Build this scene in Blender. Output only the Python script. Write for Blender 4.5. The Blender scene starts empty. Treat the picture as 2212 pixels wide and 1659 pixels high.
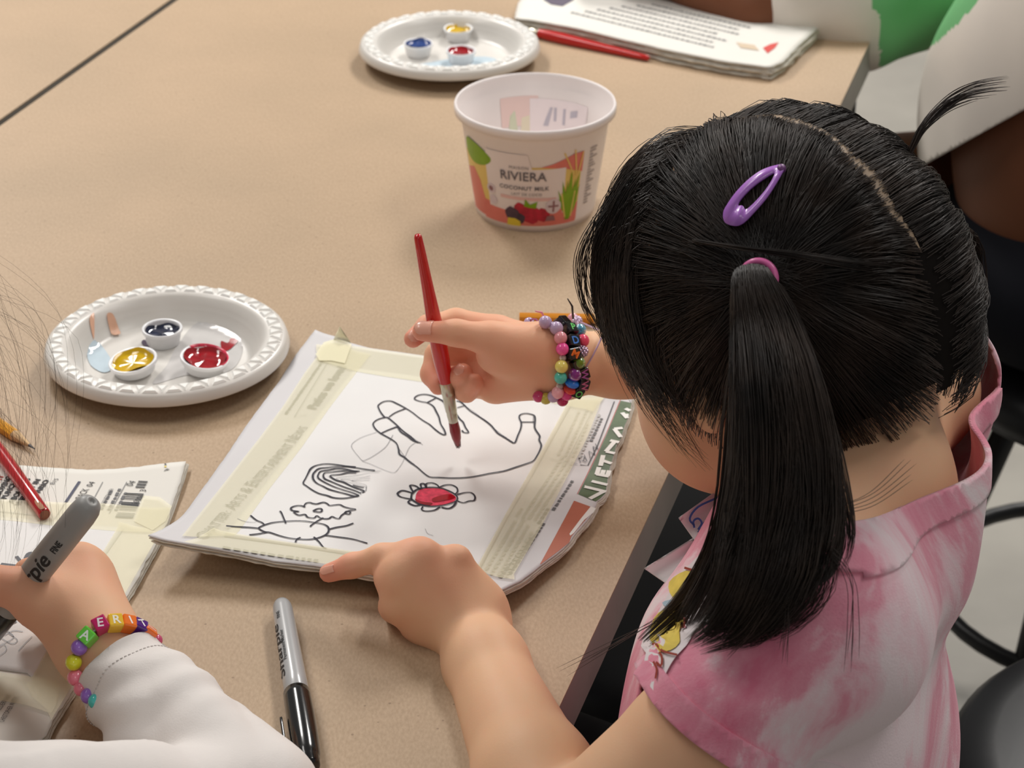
import bpy, bmesh, math, random
import numpy as np
from mathutils import Vector, Matrix
random.seed(7)
rng = np.random.default_rng(7)
scene = bpy.context.scene
COL = scene.collection
TZ = 0.70                    # table top height
CH = 0.651                   # camera height above the table
PITCH = math.radians(28.8)
FPX = 4731.0                 # focal length in pixels of the 2212 x 1659 frame
# ---------------------------------------------------------------- camera
cam_d = bpy.data.cameras.new('camera')
cam_d.sensor_width = 36.0
cam_d.lens = 36.0 * FPX / 2212.0
cam_d.clip_start = 0.05
cam = bpy.data.objects.new('camera', cam_d)
cam.location = (0, 0, TZ + CH)
cam.rotation_euler = (math.pi / 2 - PITCH, 0, 0)
COL.objects.link(cam)
scene.camera = cam
cam_d.dof.use_dof = True
cam_d.dof.focus_distance = 1.09
cam_d.dof.aperture_fstop = 19.0
# ---------------------------------------------------------------- light
w = bpy.data.worlds.new('room_light')
scene.world = w
w.use_nodes = True
bg = w.node_tree.nodes['Background']
bg.inputs[0].default_value = (1.0, 0.975, 0.94, 1)
bg.inputs[1].default_value = 0.36
def panel(x, y, z, sx, sy, power, col=(1.0, 0.965, 0.92)):
    l = bpy.data.lights.new('ceiling_panel', 'AREA')
    l.shape = 'RECTANGLE'; l.size = sx; l.size_y = sy; l.energy = power; l.color = col
    o = bpy.data.objects.new('ceiling_panel', l)
    o.location = (x, y, z)
    COL.objects.link(o)
    return o
for (x, y, pw) in ((-1.2, 3.4, 118), (0.9, 3.4, 118), (-1.3, 1.4, 28), (1.3, 1.4, 28), (0.3, -1.6, 16)):
    panel(x, y, 2.75, 0.45, 1.2, pw)
vs = scene.view_settings
vs.view_transform = 'Standard'
try: vs.look = 'None'
except Exception: pass
vs.gamma = 1.0
vs.use_curve_mapping = False
vs.exposure = -0.86
# ---------------------------------------------------------------- helpers
CP, SP = math.cos(PITCH), math.sin(PITCH)
def D(px, py, zc):
    """point seen at a pixel of the photograph, zc metres deep"""
    x = (px - 1106.0) / FPX * zc
    yd = (py - 829.5) / FPX * zc
    return Vector((x, zc * CP - yd * SP, TZ + CH - zc * SP - yd * CP))
def V(px, py, h=0.0):
    """point seen at a pixel, h metres above the table top"""
    zc = (CH - h) / (SP + (py - 829.5) / FPX * CP)
    return D(px, py, zc)
def DN(q, zc):
    """D for arrays of pixels"""
    q = np.asarray(q, float); zc = np.asarray(zc, float)
    x = (q[..., 0] - 1106.0) / FPX * zc; yd = (q[..., 1] - 829.5) / FPX * zc
    return np.stack([x, zc * CP - yd * SP, TZ + CH - zc * SP - yd * CP], -1)
def VN(q, h):
    q = np.asarray(q, float)
    return DN(q, (CH - h) / (SP + (q[..., 1] - 829.5) / FPX * CP))
def PX(p):
    """pixel of a world point"""
    zc = p[1] * CP + (TZ + CH - p[2]) * SP
    up = p[1] * SP - (TZ + CH - p[2]) * CP
    return (1106 + p[0] / zc * FPX, 829.5 - up / zc * FPX, zc)
def lin(c):
    c = c / 255.0
    return c / 12.92 if c <= 0.04045 else ((c + 0.055) / 1.055) ** 2.4
def rgb(r, g, b): return (lin(r), lin(g), lin(b), 1.0)
MATS = {}
def M(name, col, rough=0.5, spec=0.5, var=0.0, scale=60.0, bump=0.0, bscale=200.0, coat=0.0, alpha=1.0,
      trans=0.0, sss=0.0, metal=0.0, col2=None, sheen=0.0):
    if name in MATS: return MATS[name]
    m = bpy.data.materials.new(name); m.use_nodes = True
    nt = m.node_tree; b = nt.nodes['Principled BSDF']
    c = rgb(*col)
    b.inputs['Base Color'].default_value = c
    b.inputs['Roughness'].default_value = rough
    b.inputs['Specular IOR Level'].default_value = spec
    b.inputs['Coat Weight'].default_value = coat
    b.inputs['Coat Roughness'].default_value = 0.08
    b.inputs['Metallic'].default_value = metal
    b.inputs['Alpha'].default_value = alpha
    b.inputs['Transmission Weight'].default_value = trans
    b.inputs['Sheen Weight'].default_value = sheen
    if sss:
        b.inputs['Subsurface Weight'].default_value = sss
        b.inputs['Subsurface Radius'].default_value = (0.6, 0.25, 0.15)
        b.inputs['Subsurface Scale'].default_value = 0.006
    if var or bump:
        tc = nt.nodes.new('ShaderNodeTexCoord')
    if var:
        n = nt.nodes.new('ShaderNodeTexNoise'); n.inputs['Scale'].default_value = scale
        n.inputs['Detail'].default_value = 6
        nt.links.new(tc.outputs['Object'], n.inputs['Vector'])
        r = nt.nodes.new('ShaderNodeValToRGB')
        c2 = rgb(*col2) if col2 else tuple(min(1, x * (1 - var)) for x in c[:3]) + (1,)
        c1 = c if col2 else tuple(min(1, x * (1 + var)) for x in c[:3]) + (1,)
        r.color_ramp.elements[0].color = c2; r.color_ramp.elements[0].position = 0.3
        r.color_ramp.elements[1].color = c1; r.color_ramp.elements[1].position = 0.7
        nt.links.new(n.outputs['Fac'], r.inputs['Fac'])
        nt.links.new(r.outputs['Color'], b.inputs['Base Color'])
    if bump:
        n = nt.nodes.new('ShaderNodeTexNoise'); n.inputs['Scale'].default_value = bscale
        n.inputs['Detail'].default_value = 4
        nt.links.new(tc.outputs['Object'], n.inputs['Vector'])
        bp = nt.nodes.new('ShaderNodeBump'); bp.inputs['Strength'].default_value = bump
        bp.inputs['Distance'].default_value = 0.001
        nt.links.new(n.outputs['Fac'], bp.inputs['Height'])
        nt.links.new(bp.outputs['Normal'], b.inputs['Normal'])
    MATS[name] = m
    return m
OFF = {}
def mesh_obj(name, verts, faces, mat, parent=None, smooth=True):
    """one mesh object from world-space vertices; stored relative to its thing's base"""
    off = Vector(OFF.get(parent.name, (0, 0, 0))) if parent else Vector((0, 0, 0))
    me = bpy.data.meshes.new(name)
    v = np.asarray(verts, dtype=float).reshape(-1, 3) - np.array(off)
    if isinstance(faces, np.ndarray):
        k, m = faces.shape
        me.vertices.add(len(v)); me.vertices.foreach_set('co', v.astype(np.float32).ravel())
        me.loops.add(k * m); me.loops.foreach_set('vertex_index', faces.astype(np.int32).ravel())
        me.polygons.add(k); me.polygons.foreach_set('loop_start', np.arange(0, k * m, m, dtype=np.int32))
        me.polygons.foreach_set('loop_total', np.full(k, m, dtype=np.int32))
        me.update(calc_edges=True)
    else:
        me.from_pydata(v.tolist(), [], [tuple(f) for f in faces])
        me.update()
    if smooth: me.polygons.foreach_set('use_smooth', [True] * len(me.polygons))
    if mat is not None: me.materials.append(mat)
    o = bpy.data.objects.new(name, me)
    COL.objects.link(o)
    if parent is not None:
        o.parent = parent
        OFF[o.name] = tuple(off)
    return o
def tag(o, label=None, cat=None, group=None, kind=None):
    if label: o['label'] = label
    if cat: o['category'] = cat
    if group: o['group'] = group
    if kind: o['kind'] = kind
    return o
def thing(name, loc, label, cat, group=None):
    o = bpy.data.objects.new(name, None)
    o.empty_display_size = 0.02
    o.location = loc
    COL.objects.link(o)
    OFF[o.name] = tuple(loc)
    return tag(o, label, cat, group)
def lathe(profile, n=64, origin=(0, 0, 0), axis=None, up=None, arc=None):
    """revolve (r, z) profile; returns verts, faces"""
    V_, F_ = [], []
    full = arc is None
    a0, a1 = arc if arc else (0, 2 * math.pi)
    m = n if full else n + 1
    for (r, z) in profile:
        for i in range(m):
            t = a0 + (a1 - a0) * i / n
            V_.append((r * math.cos(t), r * math.sin(t), z))
    k = len(profile)
    for j in range(k - 1):
        for i in range(n):
            i2 = (i + 1) % m if full else i + 1
            F_.append((j * m + i, j * m + i2, (j + 1) * m + i2, (j + 1) * m + i))
    V_ = np.array(V_, dtype=float)
    if axis is not None: V_ = orient(V_, axis, up)
    return V_ + np.array(origin), F_
def orient(v, axis, up=None):
    a = Vector(axis).normalized()
    u = Vector(up) if up is not None else Vector((0, 0, 1))
    if abs(a.dot(u.normalized())) > 0.98: u = Vector((1, 0, 0))
    x = (u - a * u.dot(a)).normalized()
    y = a.cross(x)
    R = np.array([x, y, a]).T
    return np.asarray(v) @ R.T
def tube(path, radii, n=12, cap=True, flat=None):
    """tube through points"""
    P = [Vector(p) for p in path]
    if not hasattr(radii, '__len__'): radii = [radii] * len(P)
    V_, F_ = [], []
    prev = None
    for i, p in enumerate(P):
        t = (P[min(i + 1, len(P) - 1)] - P[max(i - 1, 0)]).normalized()
        if prev is None:
            u = Vector((0, 0, 1)) if abs(t.z) < 0.9 else Vector((1, 0, 0))
            x = (u - t * u.dot(t)).normalized()
        else:
            x = (prev - t * prev.dot(t)).normalized()
        prev = x
        y = t.cross(x)
        for j in range(n):
            a = 2 * math.pi * j / n
            V_.append(p + (x * math.cos(a) + y * math.sin(a)) * radii[i])
    for i in range(len(P) - 1):
        for j in range(n):
            F_.append((i * n + j, i * n + (j + 1) % n, (i + 1) * n + (j + 1) % n, (i + 1) * n + j))
    if cap:
        F_.append(tuple(range(n - 1, -1, -1)))
        F_.append(tuple(range((len(P) - 1) * n, len(P) * n)))
    return np.array([tuple(v) for v in V_]), F_
def box(c, s, rotz=0.0):
    c = np.array(c); s = np.array(s) / 2
    v = np.array([(x, y, z) for x in (-1, 1) for y in (-1, 1) for z in (-1, 1)], float) * s
    ca, sa = math.cos(rotz), math.sin(rotz)
    R = np.array([[ca, -sa, 0], [sa, ca, 0], [0, 0, 1]])
    v = v @ R.T + c
    f = [(0, 1, 3, 2), (4, 6, 7, 5), (0, 4, 5, 1), (2, 3, 7, 6), (0, 2, 6, 4), (1, 5, 7, 3)]
    return v, f
def join(*vf):
    V_, F_, n = [], [], 0
    for v, f in vf:
        V_.append(np.asarray(v, float).reshape(-1, 3)); F_ += [tuple(i + n for i in q) for q in f]; n += len(V_[-1])
    return np.concatenate(V_), F_
def bevel(o, width, seg=2):
    m = o.modifiers.new('bevel', 'BEVEL'); m.width = width; m.segments = seg; m.limit_method = 'ANGLE'
    return o
def spline(pts, n=8, closed=False):
    """Catmull-Rom through 2-D or 3-D points"""
    P = [np.array(p, float) for p in pts]
    out = []
    N = len(P)
    rngi = range(N) if closed else range(N - 1)
    for i in rngi:
        p1, p2 = P[i], P[(i + 1) % N]
        p0 = P[(i - 1) % N] if (closed or i > 0) else 2 * p1 - p2
        p3 = P[(i + 2) % N] if (closed or i + 2 < N) else 2 * p2 - p1
        for k in range(n):
            t = k / n
            out.append(0.5 * (2 * p1 + (p2 - p0) * t + (2 * p0 - 5 * p1 + 4 * p2 - p3) * t * t + (3 * p1 - p0 - 3 * p2 + p3) * t ** 3))
    out.append(P[0] if closed else P[-1])
    return out
def resample(pts, n):
    P = np.array(pts, float)
    d = np.r_[0, np.cumsum(np.linalg.norm(np.diff(P, axis=0), axis=1))]
    t = np.linspace(0, d[-1], n)
    return np.stack([np.interp(t, d, P[:, k]) for k in range(P.shape[1])], 1)
def coons(bottom, right, top, left, nu, nv):
    """grid (nv, nu, 2); bottom & top run left to right, left & right run bottom to top"""
    b, t = resample(bottom, nu), resample(top, nu)
    l, r = resample(left, nv), resample(right, nv)
    u = np.linspace(0, 1, nu)[None, :, None]; v = np.linspace(0, 1, nv)[:, None, None]
    g = (1 - v) * b[None] + v * t[None] + (1 - u) * l[:, None] + u * r[:, None]
    g -= (1 - u) * (1 - v) * b[0] + u * (1 - v) * b[-1] + (1 - u) * v * t[0] + u * v * t[-1]
    return g
def grid_faces(nv, nu):
    return [(j * nu + i, j * nu + i + 1, (j + 1) * nu + i + 1, (j + 1) * nu + i) for j in range(nv - 1) for i in range(nu - 1)]
def sheet_mesh(P3, nv, nu, th):
    """solid sheet: P3 grid of top points, thickness th downwards"""
    top = np.asarray(P3, float).reshape(-1, 3)
    bot = top - np.array((0, 0, th))
    n = len(top)
    F = grid_faces(nv, nu)
    G = [tuple(reversed([i + n for i in f])) for f in F]
    rim = [i for i in range(nu)] + [j * nu + nu - 1 for j in range(1, nv)] + [(nv - 1) * nu + i for i in range(nu - 2, -1, -1)] + [j * nu for j in range(nv - 2, 0, -1)]
    S = [(rim[k], rim[k] + n, rim[(k + 1) % len(rim)] + n, rim[(k + 1) % len(rim)]) for k in range(len(rim))]
    return np.concatenate([top, bot]), F + G + S
def mesh2d(polys, su=None, sv=None):
    """flat polygons (lists of 2-D points) filled and cut into steps su / sv; returns 2-D verts, faces"""
    bm = bmesh.new()
    for poly in polys:
        vs_ = [bm.verts.new((p[0], p[1], 0)) for p in poly]
        try: bm.faces.new(vs_)
        except ValueError: pass
    bmesh.ops.triangulate(bm, faces=bm.faces[:])
    return cut2d(bm, su, sv)
def cut2d(bm, su, sv):
    xs = [v.co.x for v in bm.verts]; ys = [v.co.y for v in bm.verts]
    if xs:
        for step, lo, hi, no in ((su, min(xs), max(xs), (1, 0, 0)), (sv, min(ys), max(ys), (0, 1, 0))):
            if not step: continue
            k = math.ceil(lo / step)
            while k * step < hi:
                c = k * step
                bmesh.ops.bisect_plane(bm, geom=bm.verts[:] + bm.edges[:] + bm.faces[:], plane_co=(c * no[0], c * no[1], 0), plane_no=no, dist=1e-7)
                k += 1
    bm.verts.index_update()
    v = np.array([(a.co.x, a.co.y) for a in bm.verts]); f = [tuple(x.index for x in g.verts) for g in bm.faces]
    bm.free()
    return v, f
def text2d(s, height=1.0, bold=0.0, spacing=1.0, shear=0.0, xscale=1.0, su=None, sv=None, align='LEFT'):
    """lettering as flat mesh; cap height = height"""
    c = bpy.data.curves.new('lettering', 'FONT')
    c.body = s; c.size = 1.0; c.offset = bold; c.space_character = spacing; c.shear = shear; c.resolution_u = 3
    c.align_x = align
    o = bpy.data.objects.new('lettering', c); COL.objects.link(o)
    dg = bpy.context.evaluated_depsgraph_get()
    me = bpy.data.meshes.new_from_object(o.evaluated_get(dg))
    bm = bmesh.new(); bm.from_mesh(me)
    k = height / 0.69
    for v in bm.verts: v.co = (v.co.x * k * xscale, v.co.y * k, 0)
    bpy.data.objects.remove(o); bpy.data.curves.remove(c); bpy.data.meshes.remove(me)
    return cut2d(bm, su, sv)
def ribbon2d(pts, width, n=6, closed=False, taper=False, jitter=0.0):
    """2-D stroke outline mesh of a smoothed polyline: verts, faces"""
    P = np.array(spline(pts, n, closed)) if len(pts) > 2 else np.array(pts, float)
    T = np.gradient(P, axis=0); T /= (np.linalg.norm(T, axis=1)[:, None] + 1e-12)
    N = np.stack([-T[:, 1], T[:, 0]], 1)
    w = np.full(len(P), width / 2)
    if jitter:
        w = w * (1 + jitter * np.interp(np.arange(len(P)), np.arange(0, len(P) + 6, 6), rng.uniform(-1, 1, len(np.arange(0, len(P) + 6, 6)))))
    if taper:
        w = w * np.clip(np.minimum(np.arange(len(P)) + 1, np.arange(len(P), 0, -1)) / 3.0, 0.3, 1)
    L, R = P + N * w[:, None], P - N * w[:, None]
    v = np.concatenate([L, R]); m = len(P)
    f = [(i, m + i, m + i + 1, i + 1) for i in range(m - 1)]
    return v, f
def join2(parts):
    V_, F_, n = [], [], 0
    for v, f in parts:
        V_.append(v); F_ += [tuple(i + n for i in q) for q in f]; n += len(v)
    return np.concatenate(V_), F_
# ================================================================ materials of the setting
def kraft_mat():
    m = bpy.data.materials.new('kraft_paper'); m.use_nodes = True
    nt = m.node_tree; b = nt.nodes['Principled BSDF']
    tc = nt.nodes.new('ShaderNodeTexCoord')
    def noise(scale, detail, sx=1, sy=1, rot=0.0):
        mp = nt.nodes.new('ShaderNodeMapping'); mp.inputs['Scale'].default_value = (sx, sy, 1); mp.inputs['Rotation'].default_value = (0, 0, rot)
        nt.links.new(tc.outputs['Object'], mp.inputs['Vector'])
        n = nt.nodes.new('ShaderNodeTexNoise'); n.inputs['Scale'].default_value = scale; n.inputs['Detail'].default_value = detail
        nt.links.new(mp.outputs['Vector'], n.inputs['Vector'])
        return n
    fine = noise(700, 3, 1, 0.45, 0.5)
    broad = noise(9, 4)
    r = nt.nodes.new('ShaderNodeValToRGB')
    r.color_ramp.elements[0].position = 0.28; r.color_ramp.elements[0].color = rgb(170, 145, 117)
    r.color_ramp.elements[1].position = 0.72; r.color_ramp.elements[1].color = rgb(186, 161, 133)
    nt.links.new(fine.outputs['Fac'], r.inputs['Fac'])
    r2 = nt.nodes.new('ShaderNodeValToRGB')
    r2.color_ramp.elements[0].position = 0.3; r2.color_ramp.elements[0].color = (0.93, 0.93, 0.93, 1)
    r2.color_ramp.elements[1].position = 0.7; r2.color_ramp.elements[1].color = (1.04, 1.03, 1.03, 1)
    nt.links.new(broad.outputs['Fac'], r2.inputs['Fac'])
    mx = nt.nodes.new('ShaderNodeMix'); mx.data_type = 'RGBA'; mx.blend_type = 'MULTIPLY'; mx.inputs[0].default_value = 1
    nt.links.new(r.outputs['Color'], mx.inputs[6]); nt.links.new(r2.outputs['Color'], mx.inputs[7])
    # dark flecks
    fl = nt.nodes.new('ShaderNodeTexVoronoi'); fl.inputs['Scale'].default_value = 85
    nt.links.new(tc.outputs['Object'], fl.inputs['Vector'])
    r3 = nt.nodes.new('ShaderNodeValToRGB')
    r3.color_ramp.elements[0].position = 0.035; r3.color_ramp.elements[0].color = (0.62, 0.58, 0.55, 1)
    r3.color_ramp.elements[1].position = 0.075; r3.color_ramp.elements[1].color = (1, 1, 1, 1)
    nt.links.new(fl.outputs['Distance'], r3.inputs['Fac'])
    mx2 = nt.nodes.new('ShaderNodeMix'); mx2.data_type = 'RGBA'; mx2.blend_type = 'MULTIPLY'; mx2.inputs[0].default_value = 1
    nt.links.new(mx.outputs[2], mx2.inputs[6]); nt.links.new(r3.outputs['Color'], mx2.inputs[7])
    nt.links.new(mx2.outputs[2], b.inputs['Base Color'])
    b.inputs['Roughness'].default_value = 0.52
    b.inputs['Specular IOR Level'].default_value = 0.35
    add = nt.nodes.new('ShaderNodeMath'); add.operation = 'MULTIPLY_ADD'; add.inputs[1].default_value = 0.25
    wr = noise(14, 3, 1.0, 0.4, -0.5)
    nt.links.new(fine.outputs['Fac'], add.inputs[0]); nt.links.new(wr.outputs['Fac'], add.inputs[2])
    bp = nt.nodes.new('ShaderNodeBump'); bp.inputs['Strength'].default_value = 0.07; bp.inputs['Distance'].default_value = 0.004
    nt.links.new(add.outputs[0], bp.inputs['Height']); nt.links.new(bp.outputs['Normal'], b.inputs['Normal'])
    return m
KRAFT = kraft_mat()
GREYEDGE = M('table_edge_laminate', (132, 126, 118), 0.45, var=0.08, scale=30)
LAMINATE = M('table_laminate', (190, 186, 176), 0.4)
BLACKMET = M('black_metal', (22, 22, 24), 0.4)
# ================================================================ floor
CONC = M('concrete', (150, 146, 138), 0.35, 0.5, var=0.12, scale=6, bump=0.15, bscale=90)
fl = mesh_obj('floor', [(-4, -3, 0), (4, -3, 0), (4, 7, 0), (-4, 7, 0)], [(0, 1, 2, 3)], CONC, smooth=False)
tag(fl, 'grey polished concrete floor beneath the tables', 'floor', kind='structure')
# ================================================================ two tables pushed together, kraft paper over each
E0 = V(1215, 1512); E1 = V(1880, 88)
ed = (E1 - E0); ed.z = 0; ed.normalize()            # direction of the table's right edge
en = Vector((ed.y, -ed.x, 0))                       # outwards
S0 = V(0, 265); S1 = V(375, 0)
sd = (S1 - S0); sd.z = 0; sd.normalize()
def line_x(p, d, q, e):
    det = d.x * (-e.y) + e.x * d.y
    r = q - p
    t = (r.x * (-e.y) + e.x * r.y) / det
    return p + d * t
def slab(poly, z0, z1):
    n = len(poly)
    v = [(p.x, p.y, z1) for p in poly] + [(p.x, p.y, z0) for p in poly]
    f = [tuple(range(n))] + [tuple(range(2 * n - 1, n - 1, -1))] + [(i, i + n, (i + 1) % n + n, (i + 1) % n) for i in range(n)]
    return v, f
sn = Vector((-sd.y, sd.x, 0))                       # towards the far left
gap = 0.0035
far = V(1106, -420)
R_near = E0 - ed * 0.20; R_far = E1 + ed * 0.10
L_dir = en * -1
A = R_near; Bp = R_far
# main table polygon: near right, far right, far left (on the seam), near left (on the seam)
C_ = line_x(R_far, L_dir, S0, sd); 
Sn = line_x(R_near, L_dir, S0, sd)
poly_main = [R_near, R_far, C_ - sn * gap, Sn - sn * gap]
if Sn.x < -1.15:
    pass
poly_sec = [Sn + sn * gap, C_ + sn * gap, C_ + sn * 0.7, Sn + sn * 0.7]
def make_table(poly, label, legs):
    c = sum((p for p in poly), Vector((0, 0, 0))) / len(poly)
    t = thing('table', (c.x, c.y, 0), label, 'table')
    v, f = slab(poly, TZ - 0.032, TZ - 0.0012)
    mesh_obj('table_top', v, f, GREYEDGE, t, smooth=False)
    for p in legs:
        v, f = tube([(p.x, p.y, 0.02), (p.x, p.y, TZ - 0.032)], 0.019, 16)
        lg = mesh_obj('leg', v, f, BLACKMET, t)
        v, f = lathe([(0.0, 0), (0.024, 0), (0.026, 0.008), (0.022, 0.022), (0, 0.022)], 16, (p.x, p.y, 0))
        mesh_obj('rubber_foot', v, f, M('rubber', (30, 30, 30), 0.8), lg)
    return t
ins = lambda poly: [p + ((sum(poly, Vector()) / len(poly)) - p) * 0.10 for p in poly]
make_table(poly_main, 'large grey-edged table covered in brown kraft paper where the children paint', ins(poly_main))
make_table(poly_sec, 'second table pushed against the first, behind the dark gap at upper left', ins(poly_sec))
def cover(poly, label, inset, nu, nv):
    b = [poly[3], poly[0]]; r_ = [poly[0], poly[1]]; t_ = [poly[2], poly[1]]; l = [poly[3], poly[2]]
    q = lambda pts: [(p.x, p.y) for p in pts]
    g = coons(q(b), q(r_), q(t_), q(l), nu, nv)
    P3 = np.concatenate([g, np.full(g.shape[:2] + (1,), TZ)], 2)
    v, f = sheet_mesh(P3, nv, nu, 0.001)
    o = mesh_obj('kraft_paper_sheet', v, f, KRAFT, smooth=False)
    return tag(o, label, 'paper sheet')
cover(poly_main, 'brown kraft paper covering the main table under plates and pads', 0, 60, 60)
cover(poly_sec, 'brown kraft paper on the second table in the far left corner', 0, 20, 20)
# creases and pen specks of the main sheet are shallow ridges
def table_pt(p, off): return np.column_stack([p, np.full(len(p), TZ + off)])
cr = []
for pts in ([(20, 470), (110, 520), (160, 560)], [(1290, 1180), (1330, 1150), (1400, 1090)], [(1330, 1040), (1365, 1060), (1420, 1075)],
            [(0, 700), (60, 705), (130, 730)], [(60, 640), (100, 700), (118, 770)]):
    w_ = [V(*p) for p in pts]
    P = spline([(p.x, p.y, TZ + 0.00005) for p in w_], 8)
    n = len(P)
    v, f = tube(P, [0.0006 * math.sin(math.pi * (i + 0.5) / n) + 0.00005 for i in range(n)], 6)
    cr.append((v, f))
v, f = join(*cr)
# ================================================================ plates
PLASTIC = M('shaded_white_plastic', (218, 214, 208), 0.32, 0.5, sss=0.0, var=0.03, scale=25)  # relief shade put into colour: dish greyed, embossing of the same plastic whitened
PLASTIC2 = M('lit_white_embossing', (248, 247, 243), 0.25, 0.5)
def stain(name, col, **k): return M(name, col, **k)
PLR = 0.0755
def make_plate(cx, cy, label, stains):
    t = thing('paper_plate', (cx, cy, TZ), label, 'plate')
    R = PLR
    # one closed wall: inside profile then outside profile
    prof = [(0.0, 0.0016), (0.048, 0.0016), (0.0525, 0.003), (0.0575, 0.0125), (0.0605, 0.0168), (0.0625, 0.0182), (0.066, 0.0188),
            (0.0725, 0.0182), (0.0748, 0.0165), (R + 0.0008, 0.0115), (R + 0.0006, 0.0108), (R, 0.0110), (0.0738, 0.0158), (0.0715, 0.0170), (0.0635, 0.0170),
            (0.059, 0.0145), (0.0555, 0.009), (0.051, 0.0008), (0.048, 0.0), (0, 0)]
    v, f = lathe(prof, 96, (cx, cy, TZ))
    mesh_obj('dish', v, f, PLASTIC, t)
    # embossed triangles around the rim
    tv, tf = [], []
    N = 64
    for i in range(N):
        a = 2 * math.pi * i / N; da = 2 * math.pi / N * 0.44
        outw = i % 2 == 0
        r0, r1 = (0.0638, 0.0722) if outw else (0.0722, 0.0638)
        tri = [(r0, a), (r1, a - da * 1.55), (r1, a + da * 1.55)]
        zf = lambda r: TZ + 0.0182 + 0.0006 * (1 - ((r - 0.068) / 0.005) ** 2)
        base = [(cx + r * math.cos(b), cy + r * math.sin(b), zf(r)) for r, b in tri]
        cc = np.mean(np.array(base), 0)
        top = [tuple(np.array(p) * 0.62 + cc * 0.38 + np.array((0, 0, 0.0013))) for p in base]
        k = len(tv); tv += base + top
        o3 = (0, 1, 2) if not outw else (0, 2, 1)
        o3 = (0, 1, 2)
        tf += [(k + 3, k + 4, k + 5), (k, k + 1, k + 4, k + 3), (k + 1, k + 2, k + 5, k + 4), (k + 2, k, k + 3, k + 5)]
    mesh_obj('embossed_rim', tv, tf, PLASTIC2, t, smooth=False)
    for si, (name, mt, poly) in enumerate(stains):
        pts = spline(poly, 5, True)[:-1]
        v2, f2 = mesh2d([[(p[0], p[1]) for p in pts]], 0.004, 0.004)
        r = np.hypot(v2[:, 0], v2[:, 1])
        z = np.interp(r, [0, 0.048, 0.0525, 0.0575, 0.0605], [0.0016, 0.0016, 0.003, 0.0125, 0.0168]) + 0.00025 + 0.00025 * si
        mesh_obj(name, np.column_stack([v2[:, 0] + cx, v2[:, 1] + cy, z + TZ]), f2, mt, t)
    return t
RED = M('wet_red_paint', (158, 8, 24), 0.12, 0.6, coat=0.6, var=0.25, scale=160)
REDTHIN = M('thin_red_paint', (222, 66, 92), 0.18, 0.5, var=0.3, scale=300, coat=0.4)
BLUE = M('wet_navy_paint', (26, 34, 62), 0.06, 0.6, coat=0.8, var=0.4, scale=200)
BLUE2 = M('blue_paint', (38, 66, 128), 0.2, 0.5, coat=0.3)
YEL = M('wet_yellow_paint', (212, 172, 6), 0.14, 0.5, coat=0.6, var=0.12, scale=160)
PALEBLUE = M('watery_blue_stain', (196, 212, 222), 0.12, 0.5, var=0.06, scale=80)
PEACH = M('peach_stain', (226, 178, 150), 0.35, var=0.1)
GREYST = M('grey_wash_stain', (205, 202, 200), 0.15, var=0.05)
pc = V(360, 728, 0.0185)
def on(c, px, py, h): 
    p = V(px, py, h); return (p.x - c.x, p.y - c.y)
s1 = [('grey_wash', GREYST, [on(pc, *p, .0016) for p in [(430, 700), (520, 735), (500, 800), (400, 812), (330, 830), (360, 790), (385, 745)]]),
      ('watery_stain', PALEBLUE, [on(pc, *p, .0016) for p in [(215, 745), (245, 790), (225, 806), (196, 790), (190, 765)]]),
      ('red_smear', RED, [on(pc, *p, .0018) for p in [(478, 738), (492, 742), (500, 732), (514, 737), (505, 748), (496, 756), (484, 760), (478, 752)]]),
      ('navy_smear', M('navy_smear', (86, 72, 92), 0.2), [on(pc, *p, .0018) for p in [(312, 736), (330, 748), (342, 752), (322, 752), (306, 744)]]),
      ('peach_stain', PEACH, [on(pc, *p, .010) for p in [(196, 710), (206, 700), (202, 722)]]),
      ('peach_stain', PEACH, [on(pc, *p, .012) for p in [(232, 688), (246, 684), (258, 694), (240, 698)]])]
make_plate(pc.x, pc.y, 'white embossed foam plate with smeared red, near the left edge', s1)
pc2 = V(971, 86, 0.0185)
s2 = [('watery_stain', PALEBLUE, [(-0.035, -0.025), (-0.02, -0.042), (0.02, -0.044), (0.043, -0.015), (0.03, 0.005), (-0.01, -0.005)])]
make_plate(pc2.x, pc2.y, 'white foam plate of paint pots at the far end, behind the yogurt tub', s2)
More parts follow.
